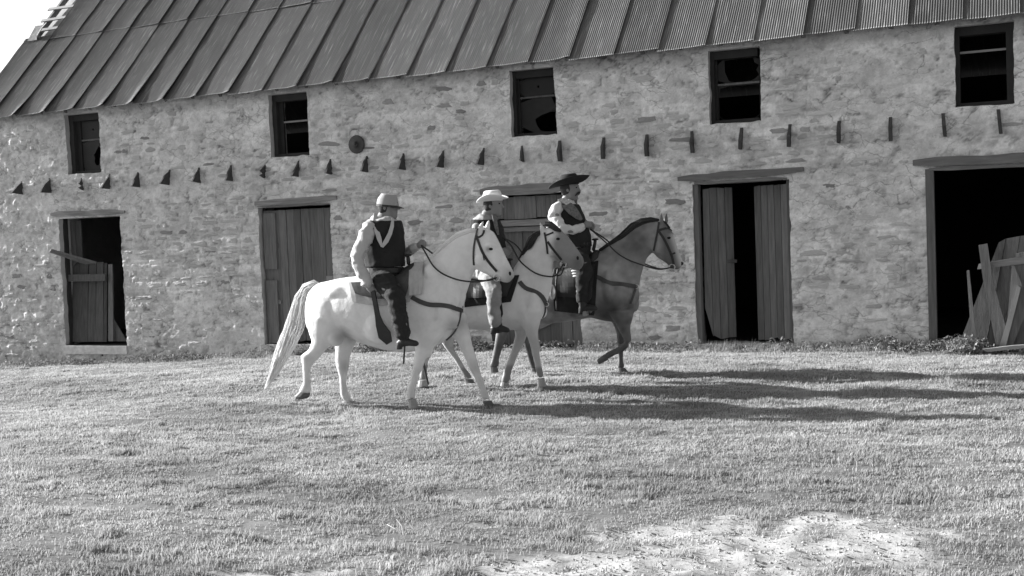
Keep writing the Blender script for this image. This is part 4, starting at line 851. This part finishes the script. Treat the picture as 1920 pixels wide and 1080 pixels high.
def person(pl, label, torso, neck, headp, armn, armf, leg, boot, hands, clothes, hair, hat, headtilt=(1, 0)):
    P = pl.P; root = empty('person', P(torso[0][0], torso[0][1]), label=label, cat='person', group='mounted riders')
    def tsec(L, g=0.):
        out = []
        for x0, x1, y, hw in L:
            c, A, B = pl.pair(x0, y, x1, y, hw); n = np.linalg.norm(A); out.append((c, A*(n+g)/n, B*(hw+g)/hw))
        return out
    fwd = np.array(pl.e)*headtilt[0]-pl.l*headtilt[1]; fwd /= np.linalg.norm(fwd); sd = np.cross(np.array([0, 0, 1.]), fwd); z = np.array([0, 0, 1.])
    hx, hy, hh = headp; hc = P(hx, hy)                    # head centre, half height
    def arm(L, g=0.): return [P(x, y, v) for x, y, v, r in L], [r+g for x, y, v, r in L]
    def legs(g=0., lo=0, hi=None):
        out = []
        for sg in (1, -1):
            Q = []; R = []
            for x, y, v, r in leg[lo:hi]:
                q = P(x, y, v); Q.append(q if sg == 1 else pl.mir(q)); R.append(r+g)
            out.append((Q, R))
        return out
    mb = MB(); mb.loft(tsec(torso, -.025), 16)
    nb = P(*neck[0]); nt_ = hc-z*.05-fwd*.015; mb.tube([nb-z*.03, nb, nt_], [.075, .058, .056], 12)
    k = hh
    mb.ell(hc+z*k*.22, fwd*k*.80, sd*k*.63, z*k*.78, 16)                         # skull
    mb.loft([(hc+z*k*.35+fwd*k*.12, fwd*k*.66, sd*k*.56), (hc-z*k*.05+fwd*k*.16, fwd*k*.64, sd*k*.55), (hc-z*k*.42+fwd*k*.2, fwd*k*.58, sd*k*.48), (hc-z*k*.78+fwd*k*.28, fwd*k*.42, sd*k*.36), (hc-z*k*.95+fwd*k*.36, fwd*k*.26, sd*k*.22)], 16)   # face to chin
    fx = hc+fwd*k*.80
    mb.tube([fx+z*k*.26-fwd*.004, fx-z*k*.02+fwd*k*.10, fx-z*k*.16+fwd*k*.17], [.010, .013, .017], 8)   # nose
    mb.tube([fx+z*k*.32+sd*k*.36-fwd*k*.12, fx+z*k*.36, fx+z*k*.32-sd*k*.36-fwd*k*.12], [.012, .014, .012], 8) # brow
    mb.tube([fx-z*k*.36+sd*k*.2-fwd*k*.13, fx-z*k*.34-fwd*k*.03, fx-z*k*.36-sd*k*.2-fwd*k*.13], [.008, .011, .008], 8) # upper lip
    mb.tube([fx-z*k*.49+sd*k*.16-fwd*k*.15, fx-z*k*.49-fwd*k*.06, fx-z*k*.49-sd*k*.16-fwd*k*.15], [.008, .011, .008], 8)
    mb.ell(fx-z*k*.76-fwd*k*.16, fwd*.02, sd*.026, z*.018, 8)
    for sg in (1, -1): mb.ell(hc+sd*sg*k*.60+z*k*.02-fwd*k*.08, fwd*.02, sd*.011, z*.033, 8)     # ears
    for A in (armn, armf): a, r = arm(A, -.012); mb.tube(a, r, 10)
    for (c, d) in hands: hand(mb, P(*c), P(d[0], d[1], d[2])-P(*c), pl)
    for Q, R in legs(-.014): mb.tube(Q, R, 10)
    organic('body', mb, .010, clothes.get('skin', 'skin'), root, 4)
    for sg in (1, -1):
        e = fx+sd*sg*k*.28+z*k*.17-fwd*k*.10; MB().ell(e, fwd*.010, sd*.013, z*.009, 8).build('eye', 'eye', root, smooth=True)
    # clothing
    mb = MB(); mb.loft(tsec(torso, 0), 18)
    for A in (armn, armf): a, r = arm(A, .004); mb.tube(a, r, 12)
    organic('shirt', mb, .010, clothes['shirt'], root, 3, disp=.011, dsc=7, fold=.85)
    lo = [q for q in torso if q[2] >= torso[-1][2]+4][:]
    vs = tsec([(a, b, c, d) for a, b, c, d in torso[1:-1]], .030)
    organic('vest', MB().loft(vs, 18), .010, clothes['vest'], root, 4, disp=.006, dsc=6, fold=.6)
    mb = MB(); mb.loft(tsec(torso[:2], .010), 16)
    for Q, R in legs(0, 0, len(leg)-1): mb.tube(Q, R, 12)
    q0, r0 = leg[0][:3], leg[0][3]; mb.tube([P(*q0), pl.mir(P(*q0))], [r0, r0], 12)
    organic('trousers', mb, .011, clothes['trousers'], root, 3, disp=.010, dsc=7, fold=.8)
    for sg in (1, -1):
        B_ = [P(*q[:3]) for q in boot]; B_ = B_ if sg == 1 else [pl.mir(q) for q in B_]
        mb = MB(); mb.tube(B_[:2], [boot[0][3], boot[1][3]], 10); an, heel, toe = B_[1], B_[2], B_[3]
        mid = heel*.45+toe*.55; mb.tube([heel+z*.03, mid+z*.035, toe+z*.01], [.038, .042, .032], 10); mb.tube([an, heel+z*.04], [boot[1][3], .04], 10)
        mb.box(heel-pl.e*.03-pl.l*.025-z*.03, heel+pl.e*.03+pl.l*.025+z*.02)
        organic('boot', mb, .010, 'leather', root, 2)
    mb = MB(); mb.ell(hc+z*k*.18-fwd*k*.16, fwd*k*.72, sd*k*.70, z*k*.74, 14); mb.ell(hc-z*k*.22-fwd*k*.42, fwd*k*.36, sd*k*.52, z*k*.38, 12); organic('hair', mb, .01, hair, root, 2)
    return root, hc, fwd, sd, z, k
# rider 1: grey kepi
r1 = person(p1, 'rider in a grey cap, dark vest and pale sleeves on the white horse',
 [(694,752,518,.17),(692,753,500,.165),(688,752,475,.165),(684,752,450,.185),(685,750,430,.195),(690,745,414,.175),(700,736,405,.10)], [(718,404)], (728,389,.137),
 [(695,425,-.18,.078),(681,452,-.27,.082),(669,482,-.33,.078),(675,506,-.34,.066),(688,532,-.33,.05)], [(738,428,.17,.066),(748,455,.25,.06),(757,474,.25,.052),(773,467,.14,.044),(783,461,.05,.036)],
 [(712,518,-.10,.125),(724,532,-.24,.12),(742,556,-.37,.098),(748,590,-.42,.088),(756,628,-.42,.082),(758,640,-.42,.05)],
 [(757,630,-.42,.055),(757,642,-.42,.045),(749,650,-.42,0),(781,646,-.43,0)], [((695,541,-.32),(703,549,-.31)), ((788,459,.02),(797,456,-.02))],
 dict(shirt='shirt', vest='vest', trousers='trousers'), 'hair', 'kepi')
def kepi(R_):
    root, hc, f, s, z0, k = R_; f0 = f; c = hc+z0*k*.30-f*.004; z = z0*.99+f*.14; f = f*.99-z0*.14
    mb = MB(); mb.loft([(c-z*.035, f*k*.93, s*k*.80), (c+z*.0, f*k*.93, s*k*.80), (c+z*.05-f*.004, f*k*.84, s*k*.74), (c+z*.103+f*.006, f*k*.66, s*k*.58), (c+z*.109+f*.006, f*k*.65, s*k*.57), (c+z*.100+f*.006, f*k*.57, s*k*.50)], 22); mb.build('cap', 'kepi', root, smooth=True)
    b = c+z*.0; mb = MB(); mb.loft([(b-z*.034, f*k*.942, s*k*.812), (b-z*.010, f*k*.942, s*k*.812)], 22); mb.build('cap_band', 'hair', root)
    P = []; V = []; Fc = []; n = 12
    for i in range(n+1):
        t = -1.15+2.3*i/n; a = b-z*.02+f*k*.84*math.cos(t)+s*k*.78*math.sin(t); o = b-z*(.036)+f*(k*.84*math.cos(t)+.078*math.cos(t*.9))+s*(k*.78*math.sin(t)+.02*math.sin(t)); V += [a, o, a+z*.008, o+z*.006]
    for i in range(n):
        j = 4*i; Fc += [(j, j+1, j+5, j+4), (j+2, j+6, j+7, j+3), (j+1, j+3, j+7, j+5), (j, j+4, j+6, j+2)]
    MB().add(V, Fc+[(0, 2, 3, 1), (4*n, 4*n+1, 4*n+3, 4*n+2)]).build('visor', 'leather', root)
kepi(r1)
def kerchief(R_, pl, pts, w, m, name='neckerchief'):
    P = [pl.P(*q) for q in pts]; return MB().ribbon(P, w, .015, [-pl.l*(.8)+pl.e*.5]*len(P)).build(name, m, R_[0])
kerchief(r1, p1, [(704,400,-.07),(703,415,-.17),(706,432,-.21),(711,448,-.225),(716,463,-.22)], [.04, .05, .05, .05, .02], 'scarf')
kerchief(r1, p1, [(716,463,-.22),(724,452,-.21),(731,438,-.19),(735,424,-.15),(736,410,-.08)], [.03, .05, .045, .04, .03], 'scarf')
# rider 2: white hat
r2 = person(p2, 'rider in a white hat and grey shirt on the pale middle horse',
 [(896,946,520,.16),(893,945,500,.155),(888,944,475,.16),(885,942,450,.175),(885,938,430,.18),(889,931,412,.165),(900,924,402,.09)], [(912,401)], (924,386,.132),
 [(896,424,-.16,.062),(890,450,-.24,.06),(896,478,-.28,.055),(918,484,-.2,.045),(938,476,-.1,.036)], [(930,424,.16,.06),(938,455,.24,.055),(940,478,.22,.048),(946,472,.1,.036)],
 [(915,520,-.10,.115),(922,530,-.24,.11),(926,548,-.37,.09),(927,580,-.42,.078),(930,606,-.42,.07),(931,614,-.42,.045)],
 [(931,606,-.42,.05),(930,616,-.42,.042),(925,622,-.42,0),(952,621,-.43,0)], [((946,472,-.08),(953,476,-.06)), ((949,470,.06),(956,474,.04))],
 dict(shirt='plaid', vest='vest', trousers='trousersg'), 'hair', 'hat')
def cowboy(R_, m, bm, brim, crown, tilt, roll, bw=.0, curl=.06):
    root, hc, f, s, z, k = R_; ct, st = math.cos(tilt), math.sin(tilt); F = f*ct+z*st; Z = z*ct-f*st; c = hc+z*k*.50
    n = 26; secs = []
    for h, a, b in ((-.01, .90, .80), (.02, .90, .80), (crown*.6, .84, .72), (crown*.92, .74, .60), (crown, .60, .42), (crown*.93, .45, .18)): secs.append((c+Z*h, F*k*a, s*k*b))
    MB().loft(secs, n).build('hat_crown', m, root, smooth=True)
    MB().loft([(c+Z*.006, F*k*.925, s*k*.825), (c+Z*.032, F*k*.915, s*k*.815)], n).build('hat_band', bm, root)
    V = []; Fc = []; nr = 5
    for j in range(nr+1):
        q = j/nr
        for i in range(n):
            t = 2*math.pi*i/n; a = k*.88+brim*q; b = k*.78+brim*.82*q; lift = curl*q**2*abs(math.sin(t))**2+roll*q**2*max(0, math.cos(t))-.02*q*max(0, -math.cos(t))
            p = c+F*a*math.cos(t)+s*b*math.sin(t)+Z*lift; V += [p, p+Z*.006]
    for j in range(nr):
        for i in range(n):
            a, b, c2, d = (j*n+i)*2, (j*n+(i+1) % n)*2, ((j+1)*n+(i+1) % n)*2, ((j+1)*n+i)*2; Fc += [(a, b, c2, d), (a+1, d+1, c2+1, b+1)]
            if j == nr-1: Fc.append((d, c2, c2+1, d+1))
    MB().add(V, Fc).build('hat_brim', m, root, smooth=True)
cowboy(r2, 'strawhat', 'trousersg', .078, .115, .03, .01)
kerchief(r2, p2, [(925,402,-.06),(928,412,-.14),(930,425,-.15),(934,440,-.15)], [.04, .05, .045, .02], 'scarfd')
# rider 3: black hat
r3 = person(p3, 'rider in a black hat, white sleeves and patterned neckerchief on the leading dun horse',
 [(1064,1106,482,.18),(1062,1105,462,.18),(1056,1103,442,.19),(1048,1097,420,.20),(1042,1089,400,.20),(1042,1080,383,.18),(1050,1074,375,.10)], [(1062,373)], (1068,356,.138),
 [(1046,390,-.18,.078),(1040,405,-.24,.08),(1054,430,-.31,.07),(1075,432,-.24,.056),(1092,426,-.14,.046)], [(1078,392,.18,.07),(1090,415,.24,.06),(1094,432,.2,.055),(1100,428,.06,.045)],
 [(1082,482,-.10,.12),(1090,492,-.24,.11),(1096,510,-.37,.10),(1091,540,-.42,.078),(1092,564,-.42,.062),(1093,574,-.42,.05)],
 [(1090,545,-.42,.07),(1093,576,-.42,.045),(1090,585,-.42,0),(1117,580,-.43,0)], [((1101,421,-.12),(1111,421,-.06)), ((1105,424,.05),(1113,426,.03))],
 dict(shirt='whiteshirt', vest='vest', trousers='trousers', skin='skin'), 'hair', 'hat')
cowboy(r3, 'blackhat', 'scarfd', .145, .13, .10, .07, curl=.06)
kerchief(r3, p3, [(1052,372,-.10),(1062,384,-.2),(1074,396,-.23),(1084,406,-.22),(1090,412,-.2)], [.10, .13, .12, .08, .03], 'scarfd')
root, hc, f, s, z, k = r3; fx = hc+f*k*.82-z*k*.30
MB().tube([fx+s*.055-f*.03-z*.035, fx+s*.03-z*.005, fx+f*.012+z*.004, fx-s*.03-z*.005, fx-s*.055-f*.03-z*.035], [.007, .014, .014, .014, .007], 8).build('moustache', 'hair', root, smooth=True)
for R_i, pl, y, t, xa, xb in ((r1, p1, 506, .03, 690, 755), (r3, p3, 458, .03, 1061, 1106)):
    c, A, B = pl.pair(xa, y, xb, y, .19); n = 24; P = [c+A*1.05*math.cos(q)+B*1.05*math.sin(q) for q in np.linspace(0, 2*math.pi, n+1)]
    MB().ribbon(P, .05, .008, [(p-c)/np.linalg.norm(p-c) for p in P]).build('belt', 'leather', R_i[0])

# ------------------------------------------------------------------ grass, weeds
def inview(x, y, mx=3.0):
    P = np.stack([x, y, np.zeros_like(x)], -1)-CAM; zc = P@F_; u = (P@R_)/np.maximum(zc, .1)
    return (zc > 3) & (np.abs(u)*zc < 960/FPX*zc+mx)
def blades(N, seed, region, hfun, wfun, shfun, lean=.5):
    r = np.random.default_rng(seed); x = r.uniform(region[0], region[1], N); y = r.uniform(region[2], region[3], N)
    # clump: pull points toward tuft centres
    x = x+.10*(fbm(x*6, y*6, None, 2)-.5); y = y+.12*(fbm(x*6+9, y*6+4, None, 2)-.5)
    k = inview(x, y); x, y = x[k], y[k]; h = hfun(x, y, r); k = h > .004; x, y, h = x[k], y[k], h[k]; n = len(x)
    w = wfun(x, y, r)*np.where(np.hypot(x, y) > 10.5, 1.35, 1.); a = r.uniform(0, 2*math.pi, n); la = r.normal(0, 1.1, n); ln = r.uniform(.1, lean, n)
    z = gz(x, y)+gbump(x, y)-.004; dx, dy = np.cos(a)*w/2, np.sin(a)*w/2; lx, ly = np.cos(la)*ln*h, np.sin(la)*ln*h
    V = np.empty((n, 5, 3)); V[:, 0] = np.stack([x-dx, y-dy, z], -1); V[:, 1] = np.stack([x+dx, y+dy, z], -1)
    V[:, 2] = np.stack([x-dx*.8+lx*.35, y-dy*.8+ly*.35, z+h*.55], -1); V[:, 3] = np.stack([x+dx*.8+lx*.35, y+dy*.8+ly*.35, z+h*.55], -1)
    V[:, 4] = np.stack([x+lx, y+ly, z+h*(1-.4*ln**2)], -1)
    b = np.arange(n)[:, None]*5; fr = b[np.hypot(x, y) > 10.5]; nr_ = b[np.hypot(x, y) <= 10.5]; F3 = np.concatenate([nr_+[0, 1, 3], nr_+[0, 3, 2], nr_+[2, 3, 4], fr+[0, 1, 4]])
    s = shfun(x, y, r); return V.reshape(-1, 3), F3, np.repeat(s, 5)
def gh_(x, y, r):
    zc = np.hypot(x, y); base = .016+.026*fbm(x*1.1, y*2.2, None, 3)+.035*sstep(.58, .78, fbm(x*2.3+4, y*4+2, None, 3))
    sm = sandm(x, y); h = base*r.uniform(.45, 1.15, len(x)); h[(r.random(len(x)) < sm*.86)] = 0; h[(sm > .5)] *= .6
    gap = sstep(.60, .68, fbm(x*1.9+11, y*5.5, None, 4)); h[r.random(len(x)) < gap*.8] = 0
    return h
def gw_(x, y, r): return (.0035+.0005*np.hypot(x, y))*r.uniform(.6, 1.3, len(x))
def gs_(x, y, r): return grassshade(x, y)*1.56*r.uniform(.88, 1.12, len(x))
V, F3, s = blades(1500000, 11, (-23, 4.5, 4.5, 17.75), gh_, gw_, gs_, .8)
mk('grass', V, F3, 'grass', attr=s, kind='stuff')
r = np.random.default_rng(21); x = r.uniform(-7, 1.5, 60000); y = r.uniform(5.8, 10.5, 60000); k = (sandm(x, y) > .35) & inview(x, y, .5); x, y = x[k][:2200], y[k][:2200]; n = len(x)
sz = .003+.010*r.random(n)**3; c = np.stack([x, y, gz(x, y)+gbump(x, y)+sandm(x, y)*((fbm(x*7, y*9)-.5)*.06+(vnoise(x*14, y*16)-.5)*.02)-.006+sz*.3], -1)
O8 = np.array([(1,0,0),(.3,.9,0),(-.8,.6,0),(-.9,-.5,0),(.2,-1,0),(0,0,.8),(0,0,-.6)]); V = (c[:, None]+O8[None]*sz[:, None, None]*r.uniform(.7, 1.3, (n, 7, 1))).reshape(-1, 3)
F0 = np.array([(0,1,5),(1,2,5),(2,3,5),(3,4,5),(4,0,5)]); F3 = (np.arange(n)[:, None, None]*7+F0[None]).reshape(-1, 3)
mk('pebbles', V, F3, 'ground', attr=np.repeat(.42*r.uniform(.4, 1.4, n), 7), kind='stuff')
# leafy weeds along the foot of the wall
r = np.random.default_rng(5); N = 15000; x = r.uniform(-19.8, 1.4, N); dens = .35+.65*sstep(.45, .6, fbm(x*.9, x*0+3, None, 3))
dens = np.where((x > -2.4) & (x < .2), 1, dens)
bare = np.zeros(N, bool)
for a, b in ((d4[0]+.1, d4[1]-.1), (d2[0], d2[1]), (d3[0], d3[1])): bare |= (x > a) & (x < b) & (r.random(N) < .6)
k = (r.random(N) < dens) & ~bare; x = x[k]; y = WALLY-.05-np.abs(r.normal(0, .17, len(x))); hmax = .06+.16*fbm(x*1.9, x*0+7, None, 3)+.10*np.exp(-((x+1.15)/.55)**2)+.06*np.exp(-((x+2.1)/.4)**2)+.10*np.exp(-((x+12.2)/.6)**2)
hmax = hmax*np.clip(1.2-(WALLY-y)*1.6, .25, 1)
z = gz(x, y)+gbump(x, y)+hmax*r.random(len(x))**.8; n = len(x); sz = r.uniform(.012, .036, n); nrm = r.normal(size=(n, 3)); nrm[:, 2] += .8; nrm /= np.linalg.norm(nrm, axis=1)[:, None]
t = np.cross(nrm, r.normal(size=(n, 3))); t /= np.linalg.norm(t, axis=1)[:, None]; b = np.cross(nrm, t); c = np.stack([x, y, z], -1)
V = np.stack([c-t*sz[:, None], c+b*sz[:, None]*.45+nrm*.004, c+t*sz[:, None]*1.2, c-b*sz[:, None]*.45+nrm*.004], 1).reshape(-1, 3); Fq = np.arange(n*4).reshape(n, 4)
mk('weeds', V, Fq, 'weed', attr=np.repeat(.24*r.uniform(.5, 1.5, n), 4), kind='stuff')
def wh_(x, y, r):
    d = WALLY-y; b = (.10+.14*fbm(x*2.2, x*0+2, None, 3))*np.clip(1-d/.6, 0, 1)*r.uniform(.3, 1.2, len(x)); return np.where(fbm(x*1.3, y*2, None, 3)+.0 > .42, b, b*.4)
V, F3, s = blades(45000, 13, (-20, 1.5, 17.1, 17.72), wh_, lambda x, y, r: .010*r.uniform(.6, 1.3, len(x)), lambda x, y, r: .34*r.uniform(.5, 1.5, len(x)), .7)
mk('tall_grass', V, F3, 'grass', attr=s, kind='stuff')
def bush(px, py, Y, w, h, n, seed, label):
    c = atY(px, py, Y); c[2] = gh(c[0], Y); r = np.random.default_rng(seed); q = r.normal(size=(n, 3)); q /= np.linalg.norm(q, axis=1)[:, None]; q *= (r.random(n)**.45)[:, None]
    q[:, 2] = np.abs(q[:, 2]); lump = .7+.5*vnoise(q[:, 0]*2.5+seed, q[:, 1]*2.5, q[:, 2]*2.5); P = c+q*lump[:, None]*np.array([w, .28, h]); root = empty('weed_bush', c, label=label, cat='weed')
    sz = r.uniform(.014, .034, n); nr = r.normal(size=(n, 3)); nr[:, 2] += .6; nr /= np.linalg.norm(nr, axis=1)[:, None]; t = np.cross(nr, r.normal(size=(n, 3))); t /= np.linalg.norm(t, axis=1)[:, None]; b = np.cross(nr, t)
    V = np.stack([P-t*sz[:, None], P+b*sz[:, None]*.5, P+t*sz[:, None]*1.2, P-b*sz[:, None]*.5], 1).reshape(-1, 3)
    mk('leaves', V, np.arange(n*4).reshape(n, 4), 'weed', root, attr=np.repeat(.22*r.uniform(.5, 1.5, n), 4)); mb = MB()
    for i in range(14): e = P[i*7]; mb.tube([c+(e-c)*np.array([.15, .15, 0]), c+(e-c)*.5, e], [.006, .005, .003], 5)
    mb.build('stems', 'weed', root, attr=np.full(len(mb.V), .16)) if False else None
bush(1812, 655, WALLY-.5, .34, .30, 1100, 1, 'leafy weed clump at the left foot of the broken gate')
bush(1700, 660, WALLY-.3, .45, .13, 800, 2, 'low leafy weed clump left of the cart entrance post')
bush(690, 660, WALLY-.25, .28, .25, 500, 3, 'dark weed clump at the wall foot seen under the white horse belly')
bush(880, 655, WALLY-.25, .35, .25, 700, 4, 'weed clump at the wall foot between the two front horses')
bush(150, 690, WALLY-.35, .45, .18, 700, 5, 'low dark weed clump under the pale sill of the left doorway')
c = atZ(758, 1015, .0); mb = MB()
for dx, dy, h in ((-.06, .02, .13), (-.12, .0, .10), (.02, .0, .05)): mb.tube([c, c+np.array([dx*.4, dy, h*.7]), c+np.array([dx, dy, h])], [.005, .004, .002], 5)
mb.build('dry_grass_stalk', 'tailw', None, smooth=True, label='small forked pale dry stalk standing alone in the foreground grass', cat='stalk')
